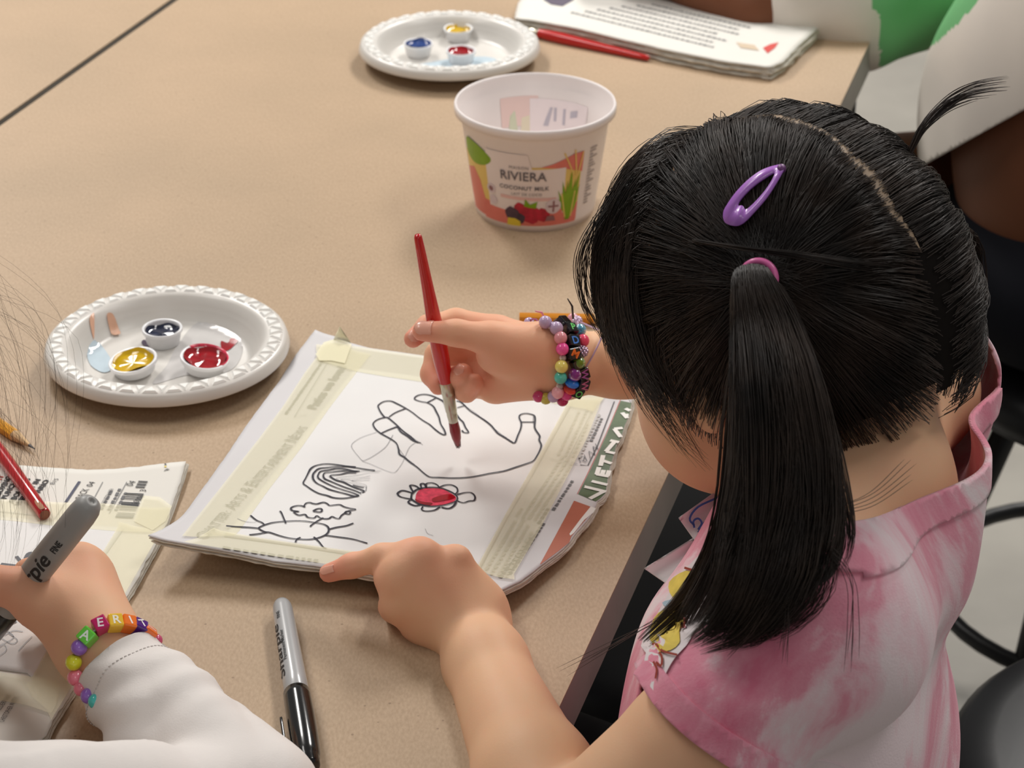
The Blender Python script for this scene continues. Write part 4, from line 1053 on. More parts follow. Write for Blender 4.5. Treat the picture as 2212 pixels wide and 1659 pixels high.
class Node:
    """smooth union of prims; each branch is blended with the core on its own, so fingers stay apart"""
    def __init__(s, prims, k, branches=(), kb=0.004): s.prims, s.k, s.br, s.kb = list(prims), k, list(branches), kb
    def leaves(s):
        L = list(s.prims)
        for b in s.br: L += b.leaves()
        return L
    def d(s, p, keep=None):
        r = None
        for q in s.prims:
            if keep is not None and id(q) not in keep: continue
            v = q.d(p); r = v if r is None else smin(r, v, s.k)
        if r is None: r = np.full(p.shape[:-1], 9.0)
        if not s.br: return r
        out = r
        for b in s.br:
            e = b.d(p, keep)
            out = np.minimum(out, smin(r, e, s.kb))
        return out
def polygonise(node, vox, extra=None, B=14, clip=None):
    """surface nets on blocks near the surface. extra(p) is added to the distance"""
    L = node.leaves()
    lo = np.min([q.box()[0] for q in L], 0) - 4 * vox; hi = np.max([q.box()[1] for q in L], 0) + 4 * vox
    if clip is not None: lo = np.maximum(lo, clip[0]); hi = np.minimum(hi, clip[1])
    nb = np.ceil((hi - lo) / (vox * B)).astype(int)
    ii = np.stack(np.meshgrid(*[np.arange(n) for n in nb], indexing='ij'), -1).reshape(-1, 3)
    cen = lo + (ii + 0.5) * B * vox
    Dm = np.stack([q.d(cen) for q in L], 0)
    mn = Dm.min(0); hd = B * vox * 0.87
    full = node.d(cen)
    act = np.where((full < hd * 1.2 + 0.002) & (full > -hd * 1.35 - 0.004))[0]
    g = np.stack(np.meshgrid(*[np.arange(B + 1)] * 3, indexing='ij'), -1).reshape(-1, 3)
    N = (nb * B + 4).astype(np.int64)
    keyf = lambda c: (c[..., 0] * N[1] + c[..., 1]) * N[2] + c[..., 2]
    ck, cv, quads = [], [], []
    corner = np.stack(np.meshgrid([0, 1], [0, 1], [0, 1], indexing='ij'), -1).reshape(-1, 3)
    edges = [(0, 1), (2, 3), (4, 5), (6, 7), (0, 2), (1, 3), (4, 6), (5, 7), (0, 4), (1, 5), (2, 6), (3, 7)]
    for b in act:
        keep = {id(L[i]) for i in np.where(Dm[:, b] < mn[b] + 2.05 * hd + 0.045)[0]}
        base = ii[b] * B
        pts = lo + (base + g) * vox
        f = node.d(pts, keep)
        if extra is not None: f = f + extra(pts)
        if f.min() > 0 or f.max() < 0: continue
        f = f.reshape(B + 1, B + 1, B + 1)
        s = f < 0
        c8 = np.stack([f[x:x + B, y:y + B, z:z + B] for x, y, z in corner], -1)
        s8 = c8 < 0
        n8 = s8.sum(-1)
        mix = (n8 > 0) & (n8 < 8)
        idx = np.argwhere(mix)
        if len(idx):
            v = c8[mix]; acc = np.zeros((len(v), 3)); cnt = np.zeros(len(v))
            for e0, e1 in edges:
                a, b_ = v[:, e0], v[:, e1]
                m = (a < 0) != (b_ < 0)
                t = np.where(m, a / (a - b_ + 1e-15), 0)
                acc += np.where(m[:, None], corner[e0] + t[:, None] * (corner[e1] - corner[e0]), 0); cnt += m
            ck.append(keyf(idx + base)); cv.append(lo + (idx + base + acc / cnt[:, None]) * vox)
        for ax in range(3):
            u, w_ = [(1, 2), (2, 0), (0, 1)][ax]
            sl0 = [slice(0, B)] * 3; sl1 = [slice(0, B)] * 3; sl1[ax] = slice(1, B + 1)
            a, b_ = s[tuple(sl0)], s[tuple(sl1)]
            e = np.argwhere(a != b_)
            if not len(e): continue
            flip = a[a != b_]
            e = e + base
            du = np.zeros(3, int); du[u] = 1; dw = np.zeros(3, int); dw[w_] = 1
            qd = np.stack([keyf(e), keyf(e - du), keyf(e - du - dw), keyf(e - dw)], 1)
            qd[~flip] = qd[~flip][:, ::-1]
            ok = ((e - du - dw) >= 0).all(1)
            quads.append(qd[ok])
    ck = np.concatenate(ck); cv = np.concatenate(cv); quads = np.concatenate(quads)
    o = np.argsort(ck); ck, cv = ck[o], cv[o]
    pos = np.clip(np.searchsorted(ck, quads), 0, len(ck) - 1)
    good = (ck[pos] == quads).all(1)
    return cv, pos[good]
def cast(node, px, py, z0=0.7, z1=1.6, off=0.0):
    """where the line of sight of a pixel meets a body"""
    z = z0
    for _ in range(120):
        p = np.array(D(px, py, z)); d = float(node.d(p[None])[0]) - off
        if d < 2e-4: return p
        z += max(d * 0.8, 3e-4)
        if z > z1: break
    return p
def castN(node, q, z0=0.7, z1=1.6, off=0.0):
    q = np.asarray(q, float); z = np.full(len(q), z0)
    for _ in range(90):
        p = DN(q, z); d = node.d(p) - off
        z = np.minimum(z + np.where(d < 2e-4, 0, np.maximum(d * 0.85, 2e-4)), z1)
    return DN(q, z)
def grad(node, p, e=5e-4):
    p = np.asarray(p, float); g = np.stack([node.d(p + np.eye(3)[i] * e) - node.d(p - np.eye(3)[i] * e) for i in range(3)], -1)
    return g / (np.linalg.norm(g, axis=-1, keepdims=True) + 1e-12)
def chain(pts, radii):
    P = [np.array(p) for p in pts]
    return [Cone(P[i], P[i + 1], radii[i], radii[i + 1]) for i in range(len(P) - 1)]
def snap(node, pts, off=0.0, it=4):
    p = np.asarray(pts, float).copy()
    for _ in range(it):
        p -= (node.d(p) - off)[:, None] * grad(node, p)
    return p
def skin_mat(name, base, flush, sss=0.25):
    m = bpy.data.materials.new(name); m.use_nodes = True
    nt = m.node_tree; b = nt.nodes['Principled BSDF']
    at = nt.nodes.new('ShaderNodeAttribute'); at.attribute_name = 'flush'
    tc = nt.nodes.new('ShaderNodeTexCoord')
    n = nt.nodes.new('ShaderNodeTexNoise'); n.inputs['Scale'].default_value = 45; n.inputs['Detail'].default_value = 5
    nt.links.new(tc.outputs['Object'], n.inputs['Vector'])
    ma = nt.nodes.new('ShaderNodeMath'); ma.operation = 'MULTIPLY_ADD'; ma.inputs[1].default_value = 0.5; ma.inputs[2].default_value = -0.22
    nt.links.new(n.outputs['Fac'], ma.inputs[0])
    ad = nt.nodes.new('ShaderNodeMath'); ad.operation = 'ADD'; ad.use_clamp = True
    nt.links.new(at.outputs['Fac'], ad.inputs[0]); nt.links.new(ma.outputs[0], ad.inputs[1])
    mx = nt.nodes.new('ShaderNodeMix'); mx.data_type = 'RGBA'
    mx.inputs[6].default_value = rgb(*base); mx.inputs[7].default_value = rgb(*flush)
    nt.links.new(ad.outputs[0], mx.inputs[0]); nt.links.new(mx.outputs[2], b.inputs['Base Color'])
    b.inputs['Roughness'].default_value = 0.55; b.inputs['Specular IOR Level'].default_value = 0.25
    b.inputs['Subsurface Weight'].default_value = sss; b.inputs['Subsurface Radius'].default_value = (0.8, 0.3, 0.18); b.inputs['Subsurface Scale'].default_value = 0.004
    n2 = nt.nodes.new('ShaderNodeTexNoise'); n2.inputs['Scale'].default_value = 900; n2.inputs['Detail'].default_value = 2
    nt.links.new(tc.outputs['Object'], n2.inputs['Vector'])
    bp = nt.nodes.new('ShaderNodeBump'); bp.inputs['Strength'].default_value = 0.08; bp.inputs['Distance'].default_value = 0.0006
    nt.links.new(n2.outputs['Fac'], bp.inputs['Height']); nt.links.new(bp.outputs['Normal'], b.inputs['Normal'])
    return m
def body_obj(name, node, vox, mat, parent, flush_pts=(), extra=None, clip=None):
    v, f = polygonise(node, vox, extra, clip=clip)
    o = mesh_obj(name, v, f, mat, parent)
    fl_ = np.zeros(len(v))
    for p, r, k in flush_pts:
        fl_ = np.maximum(fl_, k * np.clip(1 - np.linalg.norm(v - np.array(p), axis=1) / r, 0, 1))
    at = o.data.attributes.new('flush', 'FLOAT', 'POINT'); at.data.foreach_set('value', fl_)
    return o
def nail(node, base, tip, normal, w_, parent, mat):
    """thin curved plate laid on a finger end"""
    base, tip, nr = np.array(base), np.array(tip), np.array(normal, float)
    t = (tip - base); L = np.linalg.norm(t); t /= L
    nr = nr - t * (nr @ t); nr /= np.linalg.norm(nr); s = np.cross(t, nr)
    P = []
    nu, nv = 9, 9
    for j in range(nv):
        for i in range(nu):
            a = (i / (nu - 1) - 0.5) * 2; b = j / (nv - 1)
            wv = w_ * (math.sqrt(max(0, 1 - (2 * max(0, b - 0.62) / 0.8) ** 2)) if b > 0.62 else 0.86 + 0.14 * b) * 0.5
            P.append(base + t * L * (b - 0.05 * a * a) + s * a * wv + nr * 0.01)
    P = np.array(P)
    # march down onto the finger
    for _ in range(25):
        P -= nr * (np.clip(node.d(P) - 0.0002, -0.004, 0.004))[:, None] * 0.8
    n_ = grad(node, P)
    top = P + n_ * 0.0003
    V_ = np.concatenate([top, P - n_ * 0.0006]); F = grid_faces(nv, nu); k = nu * nv
    rim = [i for i in range(nu)] + [j * nu + nu - 1 for j in range(1, nv)] + [(nv - 1) * nu + i for i in range(nu - 2, -1, -1)] + [j * nu for j in range(nv - 2, 0, -1)]
    F = F + [tuple(reversed([i + k for i in q_])) for q_ in F] + [(rim[i], rim[i] + k, rim[(i + 1) % len(rim)] + k, rim[(i + 1) % len(rim)]) for i in range(len(rim))]
    return mesh_obj('fingernail', V_, F, mat, parent)
# ================================================================ the girl
def px3(*a): return np.array(D(*a))
SKIN = skin_mat('light_skin', (233, 187, 150), (230, 150, 128))
NAIL = M('nail', (234, 172, 150), 0.28, 0.5, coat=0.15)
K = 1.0
Hc = px3(1670, 646, 1.06)
yaw = math.radians(47); pit = math.radians(24)
fh = np.array((-math.cos(yaw), math.sin(yaw), 0)); HF = fh * math.cos(pit) + np.array((0, 0, -math.sin(pit)))
HL = np.array((-math.sin(yaw), -math.cos(yaw), 0)); HU = np.cross(HF, HL)
HR = np.stack([HF, HL, HU], 1)                     # columns: forward, left, up
def hp(f, l, u): return Hc + (HF * f + HL * l + HU * u) * K
cran = Ell(hp(-0.008, 0, 0.010), np.array((0.087, 0.071, 0.078)) * K, HR)
face = [Ell(hp(0.022, 0, -0.034), np.array((0.060, 0.058, 0.062)) * K, HR), Ell(hp(0.036, 0.026, -0.052), np.array((0.036, 0.030, 0.034)) * K, HR), Ell(hp(0.036, -0.026, -0.052), np.array((0.036, 0.030, 0.034)) * K, HR),
        Ell(hp(0.058, 0, -0.088), np.array((0.016, 0.018, 0.014)) * K, HR), Ell(hp(0.072, 0, -0.066), np.array((0.010, 0.018, 0.010)) * K, HR)]
nose = Node([Cone(hp(0.078, 0, 0.0), hp(0.090, 0, -0.030), 0.006 * K, 0.0072 * K), Ell(hp(0.083, 0.008, -0.033), np.array((.006, .006, .005)) * K, HR), Ell(hp(0.083, -0.008, -0.033), np.array((.006, .006, .005)) * K, HR)], 0.005)
lips = Node([Cone(hp(0.0775, 0.012, -0.056), hp(0.081, 0, -0.054), 0.003, 0.0042), Cone(hp(0.0775, -0.012, -0.056), hp(0.081, 0, -0.054), 0.003, 0.0042), Cone(hp(0.0765, 0.011, -0.0615), hp(0.080, 0, -0.0625), 0.003, 0.0045), Cone(hp(0.0765, -0.011, -0.0615), hp(0.080, 0, -0.0625), 0.003, 0.0045)], 0.002)
lids = [Node([Ell(hp(0.067, s * 0.030, -0.008), np.array((.013, .015, .010)) * K, HR)], 0.004) for s in (1, -1)]
ears = [Node([Ell(hp(-0.012, s * 0.071, -0.018), np.array((.015, .006, .026)) * K, HR)], 0.004) for s in (1, -1)]
NB = px3(1900, 1015, 1.030)                        # base of the neck
headnode = Node([cran] + face, 0.018, [nose, lips] + lids + ears, 0.006)
necknode = [Cone(hp(-0.032, 0, -0.045), NB + np.array((-0.006, 0, -0.01)), 0.038, 0.036), Cone(hp(-0.005, 0, -0.050), NB + np.array((-0.006, 0, -0.01)), 0.034, 0.035)]
# torso
Ls = px3(1775, 1368, 0.965); Rs = px3(1965, 835, 1.125)
tr_ = Rs - Ls; tr_[2] = 0; tr_ /= np.linalg.norm(tr_); tf_ = np.array((-tr_[1], tr_[0], 0))
TR = np.stack([tf_, -tr_, (0, 0, 1)], 1)
TC = np.array((0.138, 0.868, TZ + 0.0))
chest = Ell(TC + (0.010, 0, 0.02), (0.056, 0.092, 0.120), TR)
belly = Ell(TC + (0.002, 0, -0.11), (0.056, 0.084, 0.15), TR)
hips = Ell(TC + (0.004, 0.0, -0.205), (0.062, 0.090, 0.070), TR)
yoke = Cone(Ls * 0.86 + NB * 0.14, Rs * 0.86 + NB * 0.14, 0.029, 0.029)
seat_z = 0.425
thigh = lambda s: chain([TC + (0.0, 0, -0.205) + TR[:, 1] * 0.060 * s, TC + TR[:, 0] * 0.24 + TR[:, 1] * 0.12 * s + (0, 0, -0.185), TC + TR[:, 0] * 0.25 + TR[:, 1] * 0.085 * s + (0, 0, 0.075 - TZ), TC + TR[:, 0] * 0.34 + TR[:, 1] * 0.09 * s + (0, 0, 0.05 - TZ)], [0.072, 0.052, 0.036, 0.030])
# left arm and hand (holds the pad)
Le = px3(1222, 1838, 0.975); Lw = px3(1012, 1348, 1.118)
Lmid = Le * 0.62 + Lw * 0.38
LA = chain([Ls, Ls * 0.5 + Le * 0.5, Le], [0.034, 0.030, 0.0265])
LF = chain([Le, Le * 0.72 + Lw * 0.28, Lw * 0.8 + Le * 0.2, Lw], [0.0265, 0.0275, 0.0200, 0.0178])
Lhand_core = [Cone(Lw, px3(905, 1212, 1.110), 0.0165, 0.0120), Cone(Lw, px3(868, 1245, 1.106), 0.0165, 0.0120), Cone(Lw, px3(872, 1302, 1.110), 0.0165, 0.0115), Cone(Lw, px3(915, 1345, 1.117), 0.0165, 0.0105),
              Cone(px3(1020, 1300, 1.120), px3(985, 1212, 1.116), 0.0140, 0.0078)]
Lfing = [Node(chain([px3(905, 1212, 1.110), px3(826, 1206, 1.116), px3(760, 1222, 1.123), px3(710, 1238, 1.128)], [0.0118, 0.0072, 0.0060, 0.0050]), 0.004),
         Node(chain([px3(868, 1245, 1.106), px3(845, 1246, 1.112), px3(850, 1268, 1.136), px3(890, 1268, 1.142)], [0.0110, 0.0084, 0.0070, 0.0056]), 0.003),
         Node(chain([px3(872, 1302, 1.110), px3(853, 1310, 1.117), px3(862, 1328, 1.136), px3(900, 1318, 1.142)], [0.0105, 0.0080, 0.0068, 0.0056]), 0.003),
         Node(chain([px3(915, 1345, 1.117), px3(900, 1352, 1.122), px3(912, 1362, 1.134), px3(940, 1348, 1.138)], [0.0100, 0.0078, 0.0068, 0.0050]), 0.003),
         Node(chain([px3(985, 1212, 1.116), px3(950, 1218, 1.126), px3(915, 1226, 1.130)], [0.0078, 0.0070, 0.0055]), 0.003)]
# right arm and hand (holds the brush)
Re = px3(1815, 790, 1.275); Rw = px3(1212, 784, 1.228)
RA = chain([Rs, Rs * 0.5 + Re * 0.5, Re], [0.034, 0.030, 0.026])
RF = chain([Re, Re * 0.7 + Rw * 0.3, Rw * 0.8 + Re * 0.2, Rw], [0.026, 0.0262, 0.0182, 0.0170])
Rmcp = [px3(1072, 721, 1.236), px3(1052, 742, 1.247), px3(1050, 782, 1.250), px3(1064, 820, 1.246)]
Rhand_core = [Cone(Rw, Rmcp[0], 0.0150, 0.0104), Cone(Rw, Rmcp[1], 0.0165, 0.0116), Cone(Rw, Rmcp[2], 0.0165, 0.0112), Cone(Rw, Rmcp[3], 0.0165, 0.0105),
              Cone(px3(1165, 752, 1.216), px3(1090, 744, 1.207), 0.0150, 0.0118), Ell(px3(1110, 768, 1.216), (0.021, 0.014, 0.013)), Cone(px3(1170, 800, 1.226), px3(1070, 832, 1.236), 0.0135, 0.0105)]
Rfing = [Node(chain([px3(1090, 744, 1.207), px3(1062, 733, 1.2055), px3(985, 719, 1.2065), px3(912, 716, 1.2075)], [0.0112, 0.0095, 0.0070, 0.0055]), 0.004),
         Node(chain([Rmcp[0], px3(985, 694, 1.240), px3(925, 704, 1.232), px3(892, 732, 1.224)], [0.0104, 0.0072, 0.0062, 0.0052]), 0.003),
         Node(chain([Rmcp[1], px3(948, 768, 1.250), px3(934, 808, 1.246), px3(947, 834, 1.238)], [0.0112, 0.0078, 0.0066, 0.0053]), 0.003),
         Node(chain([Rmcp[2], px3(968, 792, 1.252), px3(975, 820, 1.240), px3(1000, 806, 1.226)], [0.0108, 0.0076, 0.0066, 0.0056]), 0.003),
         Node(chain([Rmcp[3], px3(1000, 838, 1.244), px3(1008, 846, 1.232), px3(1026, 826, 1.222)], [0.0100, 0.0068, 0.0058, 0.0050]), 0.003)]
Larm = Node(LA, 0.006, [Node(LF + Lhand_core, 0.010, Lfing, 0.0035)], 0.006)
Rarm = Node(RA, 0.006, [Node(RF + Rhand_core, 0.009, Rfing, 0.003)], 0.006)
girl_node = Node([chest, belly, hips, yoke] + necknode, 0.022, [headnode, Larm, Rarm], 0.022)
girl = thing('person', (TC[0], TC[1], 0), 'child in pink tie-dye T-shirt with black pigtails, painting with a brush', 'person')
fp_ = [(px3(905, 716, 1.2075), 0.03, 1.0), (px3(890, 732, 1.224), 0.03, 1.0), (px3(947, 834, 1.238), 0.03, 0.9), (px3(1000, 806, 1.226), 0.025, 0.9), (px3(1026, 826, 1.222), 0.02, 0.9), (px3(1060, 740, 1.22), 0.06, 0.55),
       (px3(705, 1238, 1.128), 0.035, 1.0), (px3(845, 1246, 1.112), 0.03, 0.5), (px3(853, 1310, 1.117), 0.03, 0.5), (px3(900, 1200, 1.110), 0.035, 0.5), (hp(0.05, 0.035, -0.05), 0.03, 0.4)]
gb = body_obj('body', girl_node, 0.0017, SKIN, girl, fp_)
Rn, Ln = Rarm, Larm
nail(Rarm, px3(936, 709, 1.2065), px3(899, 706, 1.2085), (px3(925, 700, 1.10) - px3(925, 722, 1.2065)), 0.0088, girl, NAIL)
nail(Larm, px3(728, 1228, 1.124), px3(700, 1236, 1.128), px3(712, 1150, 1.0) - px3(712, 1236, 1.128), 0.0044, girl, NAIL)
nail(Rarm, px3(896, 726, 1.224), px3(888, 742, 1.2205), px3(860, 730, 1.15) - px3(892, 730, 1.224), 0.0066, girl, NAIL)
nail(Rarm, px3(992, 800, 1.227), px3(1006, 812, 1.223), px3(1000, 770, 1.12) - px3(1000, 808, 1.226), 0.0066, girl, NAIL)
# eyes (mostly out of sight behind the fringe)
for s in (1, -1):
    c = hp(0.0705, s * 0.030, -0.009)
    v, f = lathe([(0.0115 * math.sin(a), 0.0115 * math.cos(a)) for a in np.linspace(0, math.pi, 14)], 24, c, HF)
    e_ = mesh_obj('eye', v, f, M('eye_white', (236, 232, 228), 0.15), girl)
    v, f = lathe([(0.0, 0.01175), (0.005, 0.0107)], 20, c, HF)
    mesh_obj('iris', v, f, M('iris_brown', (40, 24, 18), 0.1), e_)

trn = Node([Ell(TC + (0.012, 0.0, -0.205), (0.070, 0.098, 0.076), TR)], 0.03, [Node(thigh(1), 0.02), Node(thigh(-1), 0.02)], 0.03)
v, f = polygonise(trn, 0.006)
mesh_obj('trousers', v, f, M('black_jersey', (24, 24, 27), 0.85, 0.2), girl)
for s in (1, -1):
    c = TC + TR[:, 0] * 0.30 + TR[:, 1] * 0.088 * s + (0, 0, 0.0)
    v, f = polygonise(Node([Ell((c[0], c[1], 0.034), (0.085, 0.034, 0.030), TR), Ell(np.array((c[0], c[1], 0.05)) - TR[:, 0] * 0.04, (0.036, 0.031, 0.036), TR)], 0.02), 0.006)
    v[:, 2] = np.maximum(v[:, 2], 0.001)
    mesh_obj('shoe', v, f, M('dark_shoe', (52, 50, 58), 0.6), girl)
# ================================================================ the girl's T-shirt
def tiedye():
    m = bpy.data.materials.new('pink_tie_dye'); m.use_nodes = True
    nt = m.node_tree; b = nt.nodes['Principled BSDF']
    tc = nt.nodes.new('ShaderNodeTexCoord')
    mp = nt.nodes.new('ShaderNodeMapping'); mp.inputs['Scale'].default_value = (1, 1, 0.62); mp.inputs['Location'].default_value = (0.31, 0.12, 0.05)
    nt.links.new(tc.outputs['Object'], mp.inputs['Vector'])
    n = nt.nodes.new('ShaderNodeTexNoise'); n.inputs['Scale'].default_value = 13; n.inputs['Detail'].default_value = 9; n.inputs['Roughness'].default_value = 0.62; n.inputs['Distortion'].default_value = 0.6
    nt.links.new(mp.outputs['Vector'], n.inputs['Vector'])
    r = nt.nodes.new('ShaderNodeValToRGB'); e = r.color_ramp.elements
    e[0].position = 0.40; e[0].color = rgb(240, 222, 226)
    e[1].position = 0.62; e[1].color = rgb(222, 122, 148)
    k = e.new(0.47); k.color = rgb(240, 196, 206)
    k = e.new(0.515); k.color = rgb(232, 156, 174)
    nt.links.new(n.outputs['Fac'], r.inputs['Fac']); nt.links.new(r.outputs['Color'], b.inputs['Base Color'])
    b.inputs['Roughness'].default_value = 0.85; b.inputs['Specular IOR Level'].default_value = 0.15; b.inputs['Sheen Weight'].default_value = 0.25
    n2 = nt.nodes.new('ShaderNodeTexNoise'); n2.inputs['Scale'].default_value = 900
    nt.links.new(tc.outputs['Object'], n2.inputs['Vector'])
    bp = nt.nodes.new('ShaderNodeBump'); bp.inputs['Strength'].default_value = 0.2; bp.inputs['Distance'].default_value = 0.001
    nt.links.new(n2.outputs['Fac'], bp.inputs['Height']); nt.links.new(bp.outputs['Normal'], b.inputs['Normal'])
    return m
DYE = tiedye()
# neckline ring through three seen points
q0, q1, q2 = px3(2108, 1035, 0.995), px3(1880, 1100, 0.965), px3(1985, 880, 1.085)
Nn = np.cross(q1 - q0, q2 - q0); Nn /= np.linalg.norm(Nn)
if Nn[2] < 0: Nn = -Nn
Cn = (q1 + q2) / 2 + tf_ * 0.012
Sdir = (Le - Ls) / np.linalg.norm(Le - Ls); Rdir = (Re - Rs) / np.linalg.norm(Re - Rs)
slv = 0.062
shirt_prims = [Ell(TC + (-0.004, 0, -0.018), (0.073, 0.098, 0.122), TR), Ell(TC + (-0.002, 0, -0.125), (0.074, 0.102, 0.20), TR),
               Cone(Ls * 0.9 + NB * 0.1, Rs * 0.9 + NB * 0.1, 0.038, 0.038), Cone(Cn * 0.4 + (TC + (0.008, 0, 0.055)) * 0.6, Cn + Nn * 0.03, 0.058, 0.053), Ell(TC + (0.006, 0, -0.055), (0.072, 0.098, 0.12), TR)]
shirt_node = Node(shirt_prims, 0.032, [Node([Cone(Ls - Sdir * 0.004, Ls + Sdir * (slv + 0.03), 0.041, 0.043)], 0.01), Node([Cone(Rs - Rdir * 0.004, Rs + Rdir * (slv + 0.03), 0.041, 0.043)], 0.01)], 0.030)
def folds(p):
    x, y, z = p[..., 0], p[..., 1], p[..., 2]
    along = (p - Ls) @ Sdir
    f = 0.0022 * np.sin(52 * (x * 0.5 + y * 0.3 + z * 0.9) + 2.5 * np.sin(18 * y + 9 * z)) + 0.0016 * np.sin(95 * (x * 0.8 - z * 0.4 + y * 0.2) + 3 * np.sin(25 * z))
    ang = np.arctan2((p - Ls)[..., 2], (p - Ls)[..., 1])
    near = np.exp(-((np.linalg.norm(p - Ls - Sdir * 0.05, axis=-1)) / 0.05) ** 2)
    return f + near * 0.0022 * np.sin(9 * ang + 1.0) * np.clip(along / 0.05, 0, 1.4)
def cut_shirt(v, f, cuts):
    bm = bmesh.new()
    vs_ = [bm.verts.new(tuple(p)) for p in v]
    for q_ in f:
        try: bm.faces.new([vs_[i] for i in q_])
        except ValueError: pass
    for co, no, sel in cuts:
        bm.faces.ensure_lookup_table()
        cen = np.array([fc.calc_center_median() for fc in bm.faces])
        msk = sel(cen)
        fs = [fc for fc, k in zip(bm.faces, msk) if k]
        es = {e for fc in fs for e in fc.edges}; vv = {x for fc in fs for x in fc.verts}
        bmesh.ops.bisect_plane(bm, geom=list(vv) + list(es) + fs, plane_co=tuple(co), plane_no=tuple(no), clear_outer=True, dist=1e-6)
    # keep the largest island
    bm.verts.index_update(); bm.verts.ensure_lookup_table()
    seen = set(); best = []
    for s0 in bm.verts:
        if s0.index in seen: continue
        st, isl = [s0], []
        seen.add(s0.index)
        while st:
            a = st.pop(); isl.append(a)
            for e in a.link_edges:
                o = e.other_vert(a)
                if o.index not in seen: seen.add(o.index); st.append(o)
        if len(isl) > len(best): best = isl
    bs = set(best)
    bmesh.ops.delete(bm, geom=[x for x in bm.verts if x not in bs], context='VERTS')
    bm.verts.index_update()
    V_ = np.array([tuple(x.co) for x in bm.verts]); F_ = [tuple(x.index for x in fc.verts) for fc in bm.faces]
    bm.free()
    return V_, F_
sv_, sf_ = polygonise(shirt_node, 0.0034, folds, clip=(np.array((-1, 0, TZ - 0.26)), np.array((2, 3, 2))))
hem = TZ - 0.235
def nearneck(c): return np.linalg.norm(c - Cn, axis=1) < 0.115
def slsel(o, d): return lambda c: ((c - o) @ d > 0.03) & (np.linalg.norm((c - o) - ((c - o) @ d)[:, None] * d, axis=1) < 0.062)
Ldir_c = Sdir + np.array((0.0, 0.0, -0.45)); Ldir_c /= np.linalg.norm(Ldir_c)
cuts = [((0, 0, hem), (0, 0, -1), lambda c: c[:, 2] < hem + 0.01), (Cn, Nn, nearneck), (Ls + Sdir * slv, Ldir_c, slsel(Ls, Sdir)), (Rs + Rdir * slv, Rdir, slsel(Rs, Rdir))]
V_, F_ = cut_shirt(sv_, sf_, cuts)
shirt = mesh_obj('t_shirt', V_, F_, DYE, girl)
md = shirt.modifiers.new('cloth', 'SOLIDIFY'); md.thickness = 0.0016; md.offset = -1
tag(shirt, 'pink and white tie-dye T-shirt')
def band(name, co, no, width, sel, grow, parent, mat):
    # a strip of the shirt surface between the cut and a parallel plane, laid just proud of it
    vv = V_ ; d = (vv - np.array(co)) @ np.array(no)
    bm = bmesh.new(); vs_ = [bm.verts.new(tuple(p)) for p in vv]
    cen = np.array([vv[list(q_)].mean(0) for q_ in F_]); m = sel(cen) & (((cen - np.array(co)) @ np.array(no)) > -width * 2.2)
    for q_, k in zip(F_, m):
        if k: bm.faces.new([vs_[i] for i in q_])
    bmesh.ops.bisect_plane(bm, geom=bm.verts[:] + bm.edges[:] + bm.faces[:], plane_co=tuple(np.array(co) - np.array(no) * width), plane_no=tuple(no), clear_inner=True, dist=1e-6)
    bmesh.ops.delete(bm, geom=[x for x in bm.verts if not x.link_faces], context='VERTS')
    bm.normal_update(); bm.verts.index_update()
    bv = np.array([tuple(x.co + x.normal * grow) for x in bm.verts]); bf = [tuple(x.index for x in fc.verts) for fc in bm.faces]
    bm.free()
    o = mesh_obj(name, bv, bf, mat, parent)
    md = o.modifiers.new('cloth', 'SOLIDIFY'); md.thickness = 0.0014 + grow; md.offset = -1
    return o
band('collar', Cn, Nn, 0.0135, nearneck, 0.0016, shirt, DYE)
band('sleeve_hem', Ls + Sdir * slv, Ldir_c, 0.013, slsel(Ls, Sdir), 0.0013, shirt, DYE)
band('sleeve_hem', Rs + Rdir * slv, Rdir, 0.013, slsel(Rs, Rdir), 0.0013, shirt, DYE)
# printed motif on the chest: plain yellow, white and blue shapes with rust outlines
def on_shirt(polys, name, mat, off, smooth_n=3):
    for p in polys:
        pts = [tuple(a) for a in spline(p, smooth_n, True)[:-1]] if smooth_n else p
        v2, f2 = mesh2d([pts], 14, 14)
        P = castN(shirt_node, v2, 0.92, 1.3)
        g_ = grad(shirt_node, P)
        P = P - (folds(P))[:, None] * g_ * 1.0 + g_ * off
        mesh_obj(name, P, f2, mat, shirt)
def shirt_stroke(lines, name, mat, width_px, off):
    for l in lines:
        v2, f2 = ribbon2d(l, width_px, 4)
        P = castN(shirt_node, v2, 0.92, 1.3); g_ = grad(shirt_node, P)
        P = P - folds(P)[:, None] * g_ + g_ * off
        mesh_obj(name, P, f2, mat, shirt)
PW, PY, PB, PR = M('shirt_print_white', (232, 222, 224), 0.8), M('shirt_print_yellow', (232, 206, 92), 0.8, var=0.12, scale=120), M('shirt_print_blue', (168, 190, 204), 0.8), M('shirt_print_rust', (150, 52, 32), 0.8)
on_shirt([[(1395, 1480), (1400, 1400), (1430, 1330), (1475, 1230), (1530, 1175), (1560, 1250), (1540, 1330), (1480, 1400), (1450, 1450), (1420, 1490)]], 'print_ground', PW, 0.0008)
on_shirt([[(1452, 1260), (1478, 1232), (1506, 1240), (1508, 1270), (1480, 1296), (1456, 1290)], [(1418, 1398), (1426, 1340), (1452, 1316), (1474, 1330), (1470, 1390), (1446, 1416)]], 'print_shape', PY, 0.0014)
on_shirt([[(1440, 1306), (1460, 1296), (1476, 1306), (1456, 1318)]], 'print_shape', PB, 0.0014)
shirt_stroke([[(1478, 1226), (1504, 1236), (1514, 1262), (1500, 1286)], [(1420, 1394), (1440, 1416), (1470, 1422)], [(1412, 1430), (1424, 1450), (1420, 1470)], [(1424, 1412), (1438, 1426), (1436, 1446), (1422, 1436)], [(1466, 1322), (1484, 1338), (1480, 1366)]], 'print_outline', PR, 5, 0.0019)

